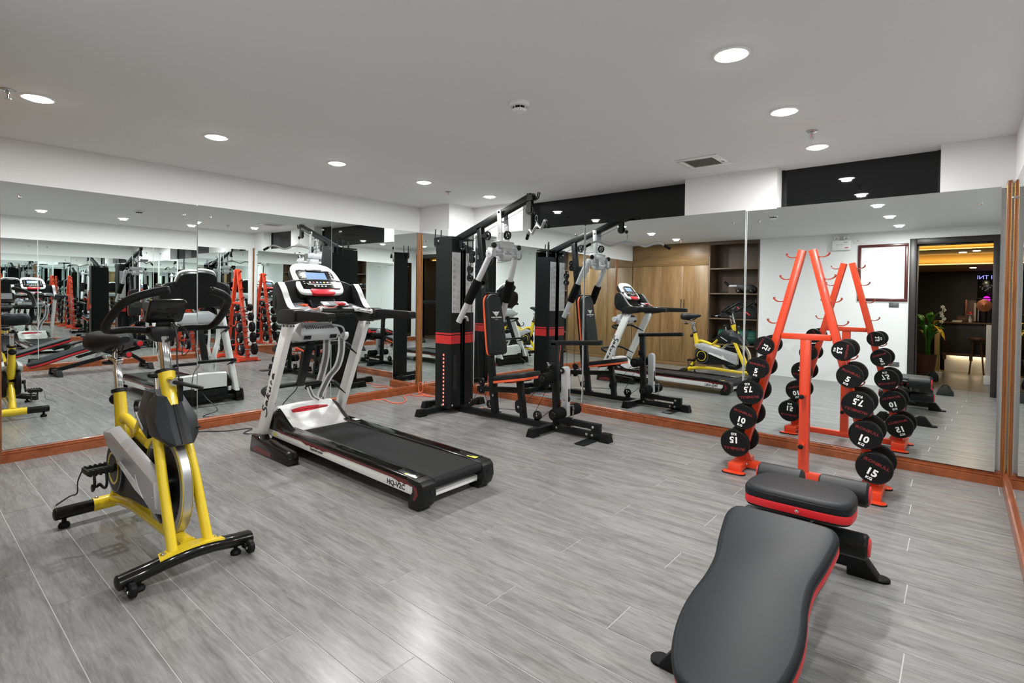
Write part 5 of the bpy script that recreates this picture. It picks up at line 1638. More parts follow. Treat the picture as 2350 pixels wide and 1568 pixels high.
# long back pad, sloping down towards the camera
pv = Vector((0, 0.948, 0.318)).normalized()     # up the slope (away from the camera)
pu = Vector((1, 0, 0))
pn_ = pu.cross(pv)
po = Vector((NX + 0.008, -2.945, 0.262))
half = [(0.0, 0.385), (0.10, 0.383), (0.160, 0.374), (0.183, 0.335), (0.182, 0.28), (0.168, 0.18), (0.152, 0.09), (0.153, 0.0), (0.164, -0.08), (0.168, -0.16), (0.158, -0.25), (0.130, -0.34), (0.085, -0.395), (0.0, -0.412)]
ol = spline2(half + [(-a, d) for a, d in half[-2:0:-1]], 3)
bp2 = MB().fprism(ol, po, pu, pv, pn_, 0.012, 0.056, 0.019, 4).build('back_pad', 'leather', bench, smooth=60)
MB().fprism([(a * 0.995, d * 0.997) for a, d in ol], po, pu, pv, pn_, -0.006, 0.022, 0.004).build('red_piping', 'red_vinyl', bp2)
MB().fprism([(a * 0.97, d * 0.98) for a, d in ol], po, pu, pv, pn_, -0.014, -0.004).build('pad_board', 'black_matte', bp2)
q = MB()
sm = [(a * 0.992, d * 0.994) for a, d in ol]
q.tube([po + pu * a + pv * d + pn_ * 0.0405 for a, d in sm], 0.0022, 6, closed=True)
q.build('seam', 'black_plastic', bp2)
# seat pad
s_v = Vector((0, 1, -0.03)).normalized()
s_n = Vector((1, 0, 0)).cross(s_v)
so = Vector((NX, -2.275, 0.380))
ol2 = spline2([(0.0, -0.142), (0.12, -0.140), (0.182, -0.120), (0.198, -0.05), (0.192, 0.05), (0.165, 0.118), (0.10, 0.142), (0.0, 0.146), (-0.10, 0.142), (-0.165, 0.118), (-0.192, 0.05), (-0.198, -0.05), (-0.182, -0.120), (-0.12, -0.140)], 4)
sp2 = MB().fprism(ol2, so, pu, s_v, s_n, 0.012, 0.066, 0.020, 4).build('seat_pad', 'leather', bench, smooth=60)
MB().fprism([(a * 0.996, d * 0.996) for a, d in ol2], so, pu, s_v, s_n, -0.010, 0.022, 0.004).build('red_piping', 'red_vinyl', sp2)
MB().fprism([(a * 0.96, d * 0.96) for a, d in ol2], so, pu, s_v, s_n, -0.018, -0.006).build('pad_board', 'black_matte', sp2)
q = MB()
q.tube([so + pu * (a * 0.992) + s_v * (d * 0.992) + s_n * 0.046 for a, d in ol2], 0.0022, 6, closed=True)
q.build('seam', 'black_plastic', sp2)
bolt(sp2, so + s_v * -0.146 + pu * 0.015 + s_n * 0.008, (0, -1, 0.2), 0.006)
# frame
MB().beam((NX, -3.02, 0.075), (NX, -2.02, 0.330), 0.052, 0.060, 0.004).build('main_beam', 'black_metal', bench)
MB().beam((NX, -2.30, 0.350), (NX, -1.955, 0.085), 0.050, 0.055, 0.004).build('rear_strut', 'black_metal', bench)
MB().beam((NX - 0.05, -2.80, 0.235), (NX - 0.05, -2.42, 0.350), 0.022, 0.035, 0.003).build('pad_rail', 'black_metal', bench)
MB().beam((NX + 0.05, -2.80, 0.235), (NX + 0.05, -2.42, 0.350), 0.022, 0.035, 0.003).build('pad_rail', 'black_metal', bench)
MB().beam((NX, -2.60, 0.180), (NX, -2.52, 0.315), 0.03, 0.03, 0.003).build('adjuster', 'steel', bench)
for y, name in ((-3.04, 'front_foot'), (-1.93, 'rear_foot')):
    wdt = 0.245 if y < -2.5 else 0.235
    o = MB().box(NX - wdt + 0.05, NX + wdt - 0.05, y - 0.028, y + 0.028, 0.030, 0.082, 0.004).build(name, 'black_metal', bench)
    if y > -2.5:
        MB().box(NX - wdt + 0.06, NX + wdt - 0.06, y - 0.018, y + 0.018, 0.0815, 0.0845).build('beam_label', 'brushed', o)
    for s in (-1, 1):
        x1, x0 = NX + s * (wdt + 0.008), NX + s * (wdt - 0.110)
        q = MB()
        q.hull([(x0, y - 0.036, 0.0), (x0, y + 0.036, 0.0), (x1, y - 0.036, 0.0), (x1, y + 0.036, 0.0), (x0, y - 0.036, 0.088), (x0, y + 0.036, 0.088), (x1 - s * 0.055, y - 0.034, 0.088), (x1 - s * 0.055, y + 0.034, 0.088), (x1, y - 0.034, 0.012), (x1, y + 0.034, 0.012)], 0.004)
        for k in range(7):
            xx = x0 + s * (0.010 + 0.008 * k)
            q.box(xx - 0.002, xx + 0.002, y - 0.034, y + 0.034, 0.087, 0.0905)
        cpo = q.build('foot_cap', 'rubber', o)
        MB().lathe([(0, 0), (0.034, 0), (0.034, 0.010), (0.028, 0.014), (0, 0.014)], (x1 + s * 0.006, y, 0.0), (0, 0, 1), 24).build('foot_pad', 'rubber', cpo)
# foam rollers
for (y, z, r, half_l) in ((-2.075, 0.405, 0.052, 0.215), (-2.225, 0.245, 0.050, 0.232)):
    MB().cyl((NX - half_l + 0.02, y, z), (NX + half_l - 0.02, y, z), 0.013, 12).build('roller_tube', 'black_metal', bench)
    for s in (-1, 1):
        x0 = NX + s * 0.032
        o = MB().lathe([(0.013, 0), (r - 0.008, 0), (r, 0.008), (r, half_l - 0.040), (r - 0.008, half_l - 0.032), (0.013, half_l - 0.032)], (x0, y, z), (s, 0, 0), 36).build('foam_roller', 'vinyl', bench)
        MB().lathe([(0, 0), (r - 0.013, 0), (r - 0.016, 0.006), (0, 0.008)], (NX + s * half_l, y, z), (s, 0, 0), 28).build('roller_cap', 'red_vinyl', o)
MB().beam((NX, -2.20, 0.33), (NX, -2.075, 0.405), 0.04, 0.03, 0.003).build('roller_arm', 'black_metal', bench)
MB().beam((NX, -2.12, 0.30), (NX, -2.225, 0.245), 0.04, 0.03, 0.003).build('roller_arm', 'black_metal', bench)
MB().cyl((NX + 0.03, -2.40, 0.33), (NX + 0.06, -2.40, 0.33), 0.010, 12).build('pivot_pin', 'chrome', bench)

# ================================================================== BEHIND THE CAMERA (seen in the mirrors)
# ---- oak wardrobe, x 0.02-1.535
wr = thing('wardrobe', 'light oak wardrobe with three tall doors beside the open shelves', 'wardrobe', (0.78, YD, 0))
MB().box(0.0, 1.535, YD - 0.42, YD - 0.022, 0.0, HC - 0.002).build('body', 'oak_dark', wr)
MB().box(0.0, 1.533, YD - 0.022, YD, 1.875, HC - 0.004, 0.002).build('header_panel', 'oak_wide', wr)
MB().box(0.0, 1.533, YD - 0.022, YD - 0.006, 0.0, 0.07, 0.002).build('plinth', 'oak_wide', wr)
for i, (xa, xb) in enumerate(((0.003, 0.620), (0.623, 1.058), (1.061, 1.533))):
    d = MB().box(xa, xb, YD - 0.022, YD, 0.074, 1.871, 0.002).build('door', 'oak', wr)
    if i:
        hx = 1.032 if i == 1 else 1.088
        MB().tube(fillet([(hx, YD - 0.001, 1.075), (hx, YD + 0.026, 1.075), (hx, YD + 0.026, 1.245), (hx, YD - 0.001, 1.245)], 0.01), 0.005, 8).build('handle', 'black_metal', d)
# ---- open shelf unit
su_ = thing('shelf_unit', 'dark oak open shelf unit between wardrobe and white wall', 'shelves', (1.95, YD, 0))
MB().box(1.537, 1.556, YD - 0.40, YD, 0, HC - 0.003, 0.001).build('side_panel', 'oak_dark', su_)
MB().box(2.335, 2.358, YD - 0.40, YD, 0, HC - 0.003, 0.001).build('side_panel', 'oak_dark', su_)
MB().box(1.556, 2.335, YD - 0.41, YD - 0.395, 0, HC - 0.003).build('back_panel', 'oak_dark', su_)
MB().box(1.556, 2.335, YD - 0.03, YD, HC - 0.06, HC - 0.003, 0.001).build('top_rail', 'oak_dark', su_)
SHZ = (1.812, 1.367, 0.921, 0.46, 0.06)
for z in SHZ:
    MB().box(1.556, 2.335, YD - 0.395, YD - 0.004, z - 0.022, z, 0.001).build('shelf', 'oak_dark', su_)
# things on the shelves
t = thing('ab_roller', 'black four wheeled ab roller with grey handle on the upper shelf', 'ab roller', (2.08, YD - 0.16, 1.365))
MB().hull([(1.99, YD - 0.22, 1.40), (1.99, YD - 0.10, 1.40), (2.27, YD - 0.22, 1.40), (2.27, YD - 0.10, 1.40), (2.0, YD - 0.21, 1.515), (2.0, YD - 0.11, 1.515), (2.20, YD - 0.21, 1.525), (2.20, YD - 0.11, 1.525), (2.28, YD - 0.21, 1.46), (2.28, YD - 0.11, 1.46)], 0.01).build('body', 'black_plastic', t)
for x in (2.035, 2.205):
    for e in (-0.245, -0.075):
        w = MB().lathe([(0, -0.016), (0.034, -0.016), (0.044, -0.010), (0.044, 0.010), (0.034, 0.016), (0, 0.016)], (x, YD + e, 1.4125), (0, 1, 0), 22).build('wheel', 'rubber', t)
        bolt(w, (x, YD + e + 0.017, 1.411), (0, 1, 0), 0.010)
MB().tube([(1.99, YD - 0.14, 1.497), (1.845, YD - 0.14, 1.497)], 0.020, 14).build('handle_tube', 'grey_plastic', t)
MB().tube([(1.85, YD - 0.14, 1.497), (1.775, YD - 0.14, 1.575)], 0.021, 14).build('grip', 'rubber', t)
t = thing('hand_gripper', 'small dark hand grip lying on the upper shelf', 'hand grip', (1.77, YD - 0.12, 1.367))
MB().tube(spline([(1.70, YD - 0.12, 1.380), (1.76, YD - 0.12, 1.385), (1.84, YD - 0.11, 1.380)], 5), 0.011, 10).build('grip', 'black_plastic', t)
MB().tube(spline([(1.72, YD - 0.14, 1.376), (1.75, YD - 0.17, 1.376), (1.80, YD - 0.16, 1.376)], 5), 0.005, 8).build('spring', 'steel', t)
t = thing('sport_bag', 'large black sports bag with red zips on the middle shelf', 'bag', (2.06, YD - 0.18, 0.921))
MB().hull([(1.72, YD - 0.30, 0.925), (1.72, YD - 0.06, 0.925), (2.31, YD - 0.30, 0.925), (2.31, YD - 0.06, 0.925), (1.70, YD - 0.28, 1.00), (1.70, YD - 0.08, 1.00), (1.98, YD - 0.26, 1.165), (1.98, YD - 0.09, 1.165), (2.24, YD - 0.26, 1.21), (2.24, YD - 0.09, 1.21), (2.32, YD - 0.28, 1.12), (2.32, YD - 0.08, 1.12)], 0.025).build('bag_body', 'black_matte', t)
MB().tube(spline([(1.76, YD - 0.06, 1.03), (1.90, YD - 0.03, 1.13), (2.08, YD - 0.03, 1.17), (2.24, YD - 0.05, 1.14)], 6), 0.014, 10).build('carry_strap', 'rubber', t)
MB().beam((2.03, YD - 0.045, 1.125), (2.085, YD - 0.042, 1.075), 0.012, 0.022, 0.003).build('zip_tag', 'red_plastic', t)
MB().beam((2.14, YD - 0.045, 1.04), (2.205, YD - 0.042, 0.985), 0.012, 0.022, 0.003).build('zip_tag', 'red_plastic', t)
t = thing('small_dumbbell', 'small black dumbbell at the end of the middle shelf', 'dumbbell', (1.62, YD - 0.12, 0.921))
MB().cyl((1.60, YD - 0.12, 0.955), (1.70, YD - 0.12, 0.955), 0.012, 12).build('handle', 'steel', t)
for x in (1.585, 1.68):
    MB().lathe([(0, 0), (0.026, 0), (0.033, 0.006), (0.033, 0.032), (0.026, 0.038), (0, 0.038)], (x, YD - 0.12, 0.955), (1, 0, 0), 18).build('head', 'rubber', t)
t = thing('exercise_mat', 'dark green rolled exercise mat on the lower shelf', 'exercise mat', (2.0, YD - 0.17, 0.46))
sp = [(r_ * math.cos(a), r_ * math.sin(a)) for r_, a in [(0.03 + 0.105 * k / 90, 2 * PI * 5 * k / 90) for k in range(91)]]
q = MB()
rows = [[q.bm.verts.new((x, YD - 0.17 + y, 0.607 + z)) for y, z in sp] for x in (1.70, 2.31)]
for k in range(90):
    q.bm.faces.new((rows[0][k], rows[0][k + 1], rows[1][k + 1], rows[1][k]))
mo = q.build('mat_roll', 'green_mat', t)
md = mo.modifiers.new('thick', 'SOLIDIFY')
md.thickness = 0.008
for x in (1.85, 2.16):
    MB().lathe([(0.139, -0.012), (0.1415, -0.012), (0.1415, 0.012), (0.139, 0.012), (0.139, -0.012)], (x, YD - 0.17, 0.607), (1, 0, 0), 40).build('strap', 'black_matte', t)

# ---- on the white wall: notice frame, emergency light, sockets, switches
t = thing('notice_frame', 'dark red wooden frame with a printed notice on white paper', 'picture frame', (4.10, YD, 1.27))
fx0, fx1, fz0, fz1 = 3.785, 4.405, 1.262, 2.112
for x0, x1, z0, z1 in ((fx0, fx1, fz1 - 0.042, fz1), (fx0, fx1, fz0, fz0 + 0.042), (fx0, fx0 + 0.042, fz0 + 0.042, fz1 - 0.042), (fx1 - 0.042, fx1, fz0 + 0.042, fz1 - 0.042)):
    MB().box(x0, x1, YD, YD + 0.022, z0, z1, 0.006).build('frame_bar', 'frame_wood', t)
pp_ = MB().box(fx0 + 0.03, fx1 - 0.03, YD + 0.001, YD + 0.006, fz0 + 0.03, fz1 - 0.03).build('paper', 'paper', t)
q = MB()
rng = random.Random(3)
z = fz1 - 0.125
q.box(3.99, 4.20, YD + 0.006, YD + 0.0066, z, z + 0.009)
z -= 0.028
q.box(4.03, 4.16, YD + 0.006, YD + 0.0066, z, z + 0.005)
while z > fz0 + 0.10:
    z -= rng.choice((0.020, 0.020, 0.026, 0.034))
    wl = rng.uniform(0.25, 0.46)
    x = fx1 - 0.085
    while x > fx1 - 0.085 - wl:
        w = rng.uniform(0.012, 0.04)
        q.box(x - w, x, YD + 0.006, YD + 0.0066, z, z + 0.0042)
        x -= w + 0.008
o = q.build('print_lines', 'grey_print', pp_)
o['kind'] = 'stuff'
t = thing('emergency_light', 'white twin lamp emergency light high on the white wall', 'emergency light', (3.57, YD, 2.05))
bd = MB().box(3.445, 3.690, YD, YD + 0.062, 2.045, 2.195, 0.006).build('battery_box', 'white_plastic', t)
q = MB()
for k in range(3):
    q.box(3.50 + 0.03 * k, 3.518 + 0.03 * k, YD + 0.0622, YD + 0.063, 2.125, 2.131)
q.box(3.60, 3.655, YD + 0.0622, YD + 0.063, 2.160, 2.166)
q.build('label_print', 'dark_grey', bd)['kind'] = 'stuff'
MB().box(3.615, 3.665, YD + 0.0622, YD + 0.064, 2.075, 2.087).build('test_button', 'red_plastic', bd)
for x in (3.505, 3.635):
    h = MB().lathe([(0, 0), (0.022, 0.002), (0.036, 0.02), (0.040, 0.040), (0.036, 0.046), (0.030, 0.040), (0, 0.036)], (x, YD + 0.02, 2.235), (0, 1, -0.15), 26).build('lamp_head', 'white_plastic', t)
    MB().lathe([(0, 0.036), (0.028, 0.041), (0.012, 0.046), (0, 0.047)], (x, YD + 0.02, 2.235), (0, 1, -0.15), 20).build('lens', 'chrome', h)
    MB().cyl((x, YD + 0.03, 2.19), (x, YD + 0.03, 2.215), 0.008, 10).build('lamp_stem', 'white_plastic', h)
t = thing('wall_socket', 'white wall socket beside the emergency light', 'socket', (3.79, YD, 2.14))
MB().box(3.727, 3.862, YD, YD + 0.010, 2.145, 2.215, 0.003).build('plate', 'white_plastic', t)
for x in (3.77, 3.785):
    MB().box(x, x + 0.005, YD + 0.010, YD + 0.0106, 2.172, 2.188).build('slot', 'black_matte', t)
for x0, x1, z0, z1, lb in ((4.185, 4.305, 1.176, 1.247, 'grey double light switch under the framed notice'), (4.20, 4.325, 0.308, 0.374, 'dark grey floor level socket plate on the white wall')):
    t = thing('light_switch' if z0 > 1 else 'power_socket', lb, 'switch' if z0 > 1 else 'socket', ((x0 + x1) / 2, YD, z0))
    MB().box(x0, x1, YD, YD + 0.010, z0, z1, 0.002).build('plate', 'switch', t)
    MB().box((x0 + x1) / 2 - 0.028, (x0 + x1) / 2 - 0.002, YD + 0.010, YD + 0.013, z0 + 0.018, z1 - 0.018, 0.001).build('rocker', 'dark_grey', t)
    MB().box((x0 + x1) / 2 + 0.002, (x0 + x1) / 2 + 0.028, YD + 0.010, YD + 0.013, z0 + 0.018, z1 - 0.018, 0.001).build('rocker', 'dark_grey', t)

# ---- lobby beyond the doorway
struct(MB().box(3.3, 6.4, -9.6, -5.30, -0.12, 0.0).build('floor_lobby', 'lobby_floor_warmlit', smooth=0))
struct(MB().box(3.3, 6.4, -9.3, -9.1, 0, 2.6).build('wall_lobby_back', 'lobby_dark', smooth=0))
struct(MB().box(3.2, 3.35, -9.3, YD - 0.42, 0, 2.6).build('wall_lobby_left', 'lobby_dark', smooth=0))
struct(MB().box(6.35, 6.5, -9.3, -4.99, 0, 2.6).build('wall_lobby_right', 'lobby_dark', smooth=0))
b = MB()
b.box(3.3, 6.4, -9.3, -7.15, 1.93, 2.02)
struct(b.build('ceiling_lobby', 'lobby_gold', smooth=0))
struct(MB().box(3.3, 6.4, -7.0, -6.1, 2.10, 2.2).build('ceiling_lobby_tray', 'lobby_ceiling', smooth=0))
b = MB()
b.box(3.3, 6.4, -7.15, -7.10, 1.93, 2.5)
b.box(3.3, 6.4, -6.1, -6.04, 2.10, 2.5)
b.box(3.3, 6.4, -7.15, -4.99, 2.45, 2.55)
struct(b.build('ceiling_lobby_cove', 'lobby_gold', smooth=0))
for i, (y, z) in enumerate(((-7.06, 1.945), (-6.02, 2.115))):
    c = thing('cove_light', ['warm cove light strip over the bar', 'warm cove light strip nearer the doorway'][i], 'light strip', (4.9, y, z), group='lobby cove lights')
    MB().box(3.6, 6.2, y - 0.012, y + 0.012, z - 0.012, z, 0.002).build('led_strip', 'cove_led', c)
    MB().box(3.6, 6.2, y - 0.016, y + 0.016, z - 0.020, z - 0.012).build('channel', 'lobby_ceiling', c)
    ld = bpy.data.lights.new('cove_glow', 'AREA')
    ld.shape = 'RECTANGLE'
    ld.size = 2.2
    ld.size_y = 0.02
    ld.energy = 3.0
    ld.color = (1.0, 0.62, 0.20)
    lo = bpy.data.objects.new('cove_glow', ld)
    COL.objects.link(lo)
    lo.parent = c
    lo.location = (0, 0.02, 0.02)
    lo.rotation_euler = (R(180), 0, 0)
for i, (x, y, z) in enumerate(((4.95, -6.55, 2.10), (5.12, -6.35, 2.10), (5.05, -7.9, 1.93))):
    c = thing('lobby_downlight', ['recessed lamp in the lobby tray ceiling, farther of two', 'recessed lamp in the lobby tray ceiling, nearer of two', 'recessed lamp in the low lobby ceiling over the bar'][i], 'downlight', (x, y, z), group='lobby downlights')
    MB().lathe([(0, -0.004), (0.05, -0.004), (0.05, 0.002), (0, 0.002)], (x, y, z), (0, 0, 1), 24).build('diffuser', 'warm_led', c)
    MB().lathe([(0.05, 0.0), (0.062, 0.0), (0.062, -0.005), (0.05, -0.005), (0.05, 0.0)], (x, y, z), (0, 0, 1), 24).build('trim_ring', 'lamp_ring', c)
    ld = bpy.data.lights.new('bulb', 'AREA')
    ld.shape = 'DISK'
    ld.size = 0.09
    ld.energy = 5.0
    ld.color = (1.0, 0.80, 0.52)
    lo = bpy.data.objects.new('bulb', ld)
    COL.objects.link(lo)
    lo.parent = c
    lo.location = (0, 0, -0.012)

bar = thing('bar_counter', 'dark bar counter with glowing pale plinth in the lobby', 'bar counter', (5.2, -8.4, 0))
MB().box(4.62, 6.1, -8.75, -8.28, 0.33, 0.90, 0.004).build('front_panel', 'lobby_dark', bar)
MB().box(4.60, 6.12, -8.78, -8.22, 0.90, 0.93, 0.004).build('counter_top', 'brown_box', bar)
MB().box(4.66, 6.1, -8.70, -8.40, 0.0, 0.33).build('plinth', 'petal', bar)
MB().box(4.62, 6.1, -8.30, -8.26, 0.30, 0.345, 0.003).build('lower_rail', 'brown_box', bar)
MB().box(4.70, 6.0, -8.36, -8.345, 0.318, 0.330).build('led_strip', 'warm_led', bar)
for x in (4.64, 5.02, 5.5):
    MB().box(x, x + 0.05, -8.32, -8.25, 0.22, 0.345, 0.003).build('bracket', 'brown_box', bar)
ld = bpy.data.lights.new('plinth_glow', 'AREA')
ld.shape = 'RECTANGLE'
ld.size = 1.2
ld.size_y = 0.03
ld.energy = 2.5
ld.color = (1.0, 0.78, 0.50)
lo = bpy.data.objects.new('plinth_glow', ld)
COL.objects.link(lo)
lo.parent = bar
lo.location = (0.15, 0.04, 0.315)
t = thing('wooden_post', 'pale wooden post standing in front of the bar counter', 'post', (4.565, -8.1, 0))
MB().box(4.525, 4.605, -8.14, -8.06, 0.02, 0.76, 0.004).build('shaft', 'pale_wood', t)
MB().box(4.51, 4.62, -8.155, -8.045, 0.0, 0.02, 0.003).build('base', 'pale_wood', t)
t = thing('white_bollard', 'white square post beside the lobby passage', 'post', (5.29, -6.5, 0))
MB().box(5.255, 5.325, -6.54, -6.46, 0.13, 0.93, 0.006).build('shaft', 'petal', t)
MB().box(5.235, 5.345, -6.56, -6.44, 0.0, 0.13, 0.004).build('base', 'white_plastic', t)
# potted plant
t = thing('potted_plant', 'leafy green potted plant with yellow leaves by the lobby doorway', 'plant', (4.52, -6.6, 0))
MB().lathe([(0, 0), (0.11, 0), (0.15, 0.36), (0.165, 0.40), (0.15, 0.40), (0.14, 0.36), (0, 0.36)], (4.50, -6.6, 0), (0, 0, 1), 28).build('pot', 'terracotta', t)
rng = random.Random(5)


def leaf(parent, base, tip, w, m, name='leaf'):
    base, tip = Vector(base), Vector(tip)
    d = tip - base
    side = d.cross(Vector((0, 0, 1)))
    side = side.normalized() if side.length > 1e-4 else Vector((1, 0, 0))
    up = side.cross(d).normalized()
    q = MB()
    n = 7
    L, C_, R_ = [], [], []
    for k in range(n + 1):
        f = k / n
        p = base + d * f + Vector((0, 0, -0.25 * d.length * f * f)) + up * (0.10 * d.length * math.sin(PI * f))
        ww = w * math.sin(PI * min(1, f * 0.96 + 0.03)) ** 0.8
        L.append(q.bm.verts.new(p - side * ww + up * ww * 0.25))
        C_.append(q.bm.verts.new(p))
        R_.append(q.bm.verts.new(p + side * ww + up * ww * 0.25))
    for k in range(n):
        q.bm.faces.new((L[k], C_[k], C_[k + 1], L[k + 1]))
        q.bm.faces.new((C_[k], R_[k], R_[k + 1], C_[k + 1]))
    o = q.build(name, m, parent, smooth=60)
    sm_ = o.modifiers.new('thick', 'SOLIDIFY')
    sm_.thickness = 0.0015
    return o


for k in range(22):
    a = rng.uniform(0, 2 * PI)
    h = rng.uniform(0.72, 1.0)
    r_ = rng.uniform(0.10, 0.24)
    bx, by = 4.53 + 0.03 * math.cos(a), -6.6 + 0.03 * math.sin(a)
    p1 = (4.53 + 0.5 * r_ * math.cos(a), -6.6 + 0.5 * r_ * math.sin(a), h)
    MB().tube(spline([(bx, by, 0.35), (bx, by, 0.6), p1], 4), 0.006, 6).build('stem', 'leaf', t)
    leaf(t, p1, (4.53 + r_ * math.cos(a) * 1.25, -6.6 + r_ * math.sin(a) * 1.25, h + rng.uniform(0.08, 0.22)), rng.uniform(0.035, 0.06), 'leaf_yellow' if k % 8 == 3 else 'leaf')
for k in range(4):
    leaf(t, (4.60, -6.56, 0.80 + 0.03 * k), (4.70 + 0.02 * k, -6.48 + 0.03 * k, 0.88 - 0.05 * k), 0.035, 'leaf_yellow')
t = thing('white_orchid', 'white orchid spray leaning over the green plant', 'flower', (4.71, -6.8, 0.0))
MB().tube(spline([(4.66, -6.85, 0.0), (4.67, -6.84, 0.6), (4.69, -6.82, 1.0), (4.72, -6.78, 1.18)], 6), 0.005, 6).build('stem', 'leaf', t)
MB().lathe([(0, 0), (0.05, 0), (0.06, 0.10), (0.05, 0.10), (0, 0.09)], (4.66, -6.85, 0), (0, 0, 1), 18).build('vase', 'petal', t)
for k in range(6):
    c = Vector((4.70 + 0.02 * math.sin(k * 2), -6.80 + 0.02 * math.cos(k * 2.3), 1.20 - 0.05 * k))
    q = MB()
    for j in range(5):
        a = 2 * PI * j / 5
        q.sphere(c + Vector((0.018 * math.cos(a), 0.0, 0.018 * math.sin(a))), 0.014, (1, 0.5, 1), 8, 6)
    q.build('bloom', 'petal', t)
# things on the bar
t = thing('menu_box', 'brown wooden box on the bar counter', 'box', (4.93, -8.42, 0.93))
MB().box(4.83, 5.03, -8.48, -8.36, 0.93, 1.03, 0.004).build('body', 'brown_box', t)
MB().box(4.825, 5.035, -8.485, -8.355, 1.03, 1.045, 0.003).build('lid', 'brown_box', t)
t = thing('card_stack', 'pale cards lying on the bar counter edge', 'cards', (4.83, -8.30, 0.93))
for k in range(3):
    MB().box(4.76 + 0.006 * k, 4.90 + 0.006 * k, -8.335, -8.255, 0.93 + 0.012 * k, 0.941 + 0.012 * k, 0.001).build('card', 'petal', t)
t = thing('flower_vase', 'small vase with red flower on the bar', 'vase', (5.06, -8.38, 0.93))
MB().lathe([(0, 0), (0.022, 0), (0.03, 0.05), (0.016, 0.10), (0.02, 0.13), (0, 0.125)], (5.02, -8.33, 0.93), (0, 0, 1), 18).build('vase_body', 'petal', t)
MB().sphere((5.02, -8.33, 1.10), 0.035, (1, 1, 0.8)).build('bloom', 'red_plastic', t)
for k in range(5):
    leaf(t, (5.02, -8.33, 1.06), (5.02 + 0.06 * math.cos(k * 1.3), -8.33 + 0.08 * math.sin(k * 1.3), 1.10), 0.015, 'petal', 'petal')
t = thing('copper_gong', 'round copper disc on a dark stand on the bar', 'gong', (5.21, -8.40, 0.93))
MB().lathe([(0, 0.010), (0.012, 0.016), (0.03, 0.006), (0.10, 0.004), (0.112, 0.0), (0.112, -0.014), (0.10, -0.010), (0, -0.008)], (5.21, -8.36, 1.25), (0, 1, 0), 36).build('disc', 'copper', t)
MB().tube(fillet([(5.11, -8.40, 0.93), (5.11, -8.40, 1.38), (5.31, -8.40, 1.38), (5.31, -8.40, 0.93)], 0.03), 0.012, 10).build('stand', 'black_metal', t)
t = thing('pink_lamp', 'glowing pink globe lamp behind the copper disc', 'lamp', (5.25, -8.55, 0.93))
MB().sphere((5.24, -8.52, 1.37), 0.055).build('globe', 'magenta', t)
MB().cyl((5.24, -8.52, 0.93), (5.24, -8.52, 1.32), 0.014, 12).build('stem', 'black_metal', t)
t = thing('wine_rack', 'dark bottle cabinet with pale posts behind the bar', 'cabinet', (5.0, -8.95, 0))
MB().box(4.93, 5.14, -9.08, -8.85, 0.0, 1.35, 0.004).build('carcass', 'brown_box', t)
MB().box(4.93, 4.955, -8.86, -8.835, 0.95, 1.36, 0.002).build('post', 'copper', t)
MB().box(5.06, 5.13, -8.86, -8.835, 0.95, 1.30, 0.002).build('post', 'petal', t)
t = thing('lobby_sign', 'glowing blue lettered screen on the lobby wall', 'screen', (5.27, -9.06, 1.5))
MB().box(5.10, 5.50, -9.10, -9.07, 1.35, 1.86, 0.004).build('panel', 'black_gloss', t)
text('sign_text', 'OI TNI', 0.105, 'blue_sign', t, (5.245, -9.066, 1.80), (-1, 0, 0), (0, 0, 1), (0, 1, 0), 0.001)
rng = random.Random(9)
q = MB()
for k in range(16):
    a, r_ = rng.uniform(0, 2 * PI), rng.uniform(0.02, 0.13)
    q.fprism(rrect(0.022, 0.016, 0.006, 2), (5.26 + r_ * math.cos(a), -9.069, 1.62 + 0.8 * r_ * math.sin(a)), (1, 0, 0), (0, 0, 1), (0, 1, 0), 0, 0.002)
q.build('screen_image', 'paper', t)['kind'] = 'stuff'
t = thing('stool', 'dark slim bar stool in front of the counter', 'stool', (5.13, -8.05, 0))
MB().lathe([(0, 0), (0.12, 0), (0.13, 0.02), (0.12, 0.045), (0, 0.05)], (5.13, -8.05, 0.62), (0, 0, 1), 24).build('seat', 'brown_box', t)
for a in range(4):
    q = R(45 + 90 * a)
    MB().tube([(5.13 + 0.07 * math.cos(q), -8.05 + 0.07 * math.sin(q), 0.63), (5.13 + 0.14 * math.cos(q), -8.05 + 0.14 * math.sin(q), 0.0)], 0.012, 8).build('leg', 'brown_box', t)
t = thing('floor_bag', 'small rounded black bag on the floor just inside the doorway', 'bag', (4.870, -4.550, 0))
MB().hull([(4.770, -4.600, 0.0), (4.960, -4.600, 0.0), (4.770, -4.490, 0.0), (4.960, -4.490, 0.0), (4.790, -4.590, 0.075), (4.800, -4.500, 0.075), (4.850, -4.580, 0.125), (4.850, -4.510, 0.125), (4.900, -4.580, 0.12), (4.900, -4.510, 0.12), (4.955, -4.580, 0.05), (4.955, -4.510, 0.05)], 0.018).build('bag_body', 'black_matte', t)
MB().tube(spline([(4.820, -4.545, 0.10), (4.850, -4.545, 0.135), (4.890, -4.545, 0.135), (4.920, -4.545, 0.095)], 5), 0.006, 8).build('bag_strap', 'rubber', t)
t = thing('shoulder_bag', 'dark shoulder bag with long strap on the lobby floor', 'bag', (4.62, -6.2, 0))
MB().hull([(4.55, -6.27, 0), (4.70, -6.27, 0), (4.55, -6.13, 0), (4.70, -6.13, 0), (4.57, -6.25, 0.12), (4.57, -6.15, 0.12), (4.64, -6.24, 0.18), (4.64, -6.16, 0.18), (4.70, -6.24, 0.10), (4.70, -6.16, 0.10)], 0.015).build('bag_body', 'black_matte', t)
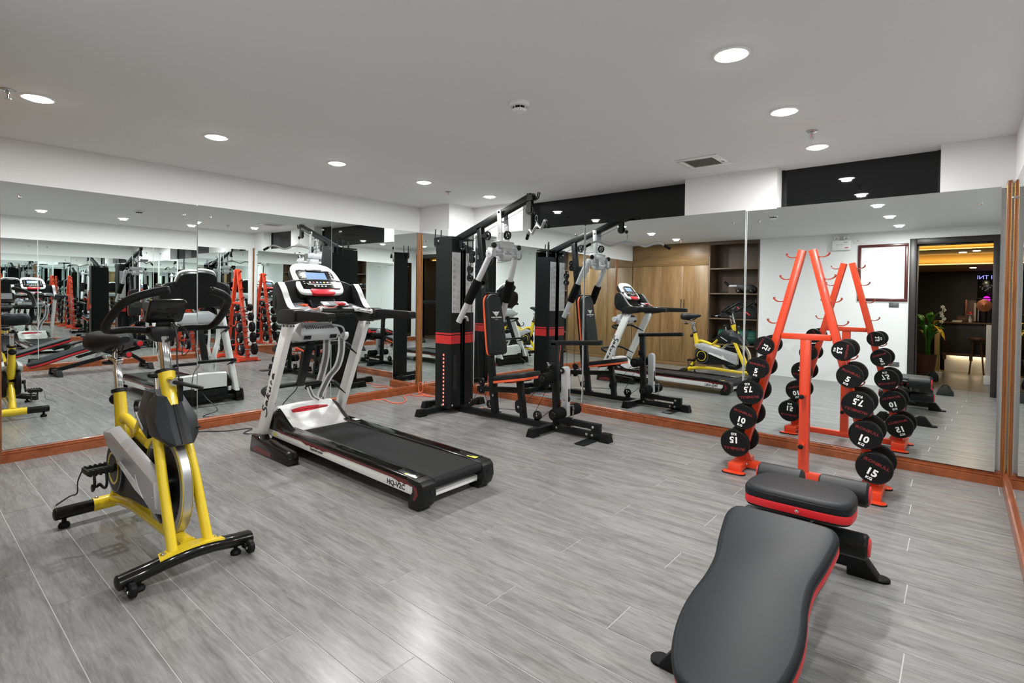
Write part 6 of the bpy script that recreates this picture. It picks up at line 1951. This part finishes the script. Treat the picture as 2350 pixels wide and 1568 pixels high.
MB().tube(spline([(4.60, -6.18, 0.15), (4.55, -6.02, 0.08), (4.52, -5.85, 0.008), (4.56, -5.75, 0.008)], 6), 0.009, 8).build('bag_strap', 'rubber', t)

# ================================================================== CORDS
cp = [(0.035, -1.12, 0.006), (0.107, -1.022, 0.006), (0.285, -1.062, 0.006), (0.407, -1.032, 0.006), (0.385, -0.93, 0.006), (0.31, -0.857, 0.006), (0.14, -0.748, 0.006), (0.085, -0.62, 0.006), (0.21, -0.64, 0.006), (0.245, -0.575, 0.007), (0.345, -0.552, 0.008), (0.42, -0.50, 0.006), (0.50, -0.52, 0.006), (0.58, -0.60, 0.006), (0.66, -0.62, 0.006)]
tag(MB().tube(spline(cp, 8), 0.0052, 8).build('extension_cord', 'cable_orange', loc=(0.25, -0.8, 0)), 'orange extension cord curling over the floor by the corner column', 'cord')
cp = [(0.40, -0.56, 0.012), (0.28, -0.53, 0.012), (0.18, -0.50, 0.014), (0.10, -0.475, 0.012), (0.065, -0.465, 0.03), (0.055, -0.457, 0.09), (0.055, -0.45, 0.125), (0.09, -0.445, 0.128), (0.115, -0.445, 0.10), (0.12, -0.45, 0.03), (0.09, -0.50, 0.010), (0.19, -0.55, 0.012), (0.33, -0.51, 0.014)]
tag(MB().tube(spline(cp, 8), 0.0045, 8).build('looped_cord', 'cable_orange', loc=(0.2, -0.5, 0)), 'orange cord looped over the baseboard at the corner post', 'cord')
tag(MB().tube(spline([(1.40, -0.64, 0.62), (1.39, -0.635, 0.45), (1.375, -0.63, 0.30), (1.37, -0.62, 0.10), (1.33, -0.60, 0.006), (1.20, -0.55, 0.006)], 6), 0.004, 8).build('hanging_cord', 'cable_orange', loc=(1.35, -0.6, 0)), 'thin orange cord hanging down behind the multi gym seat', 'cord')
tag(MB().tube(spline([(0.56, -0.46, 0.006), (0.66, -0.47, 0.006), (0.78, -0.50, 0.006), (0.95, -0.50, 0.006), (1.08, -0.52, 0.006)], 6), 0.0045, 8).build('plug_lead', 'cable_orange', loc=(0.8, -0.55, 0)), 'orange lead running behind the weight tower', 'cord')
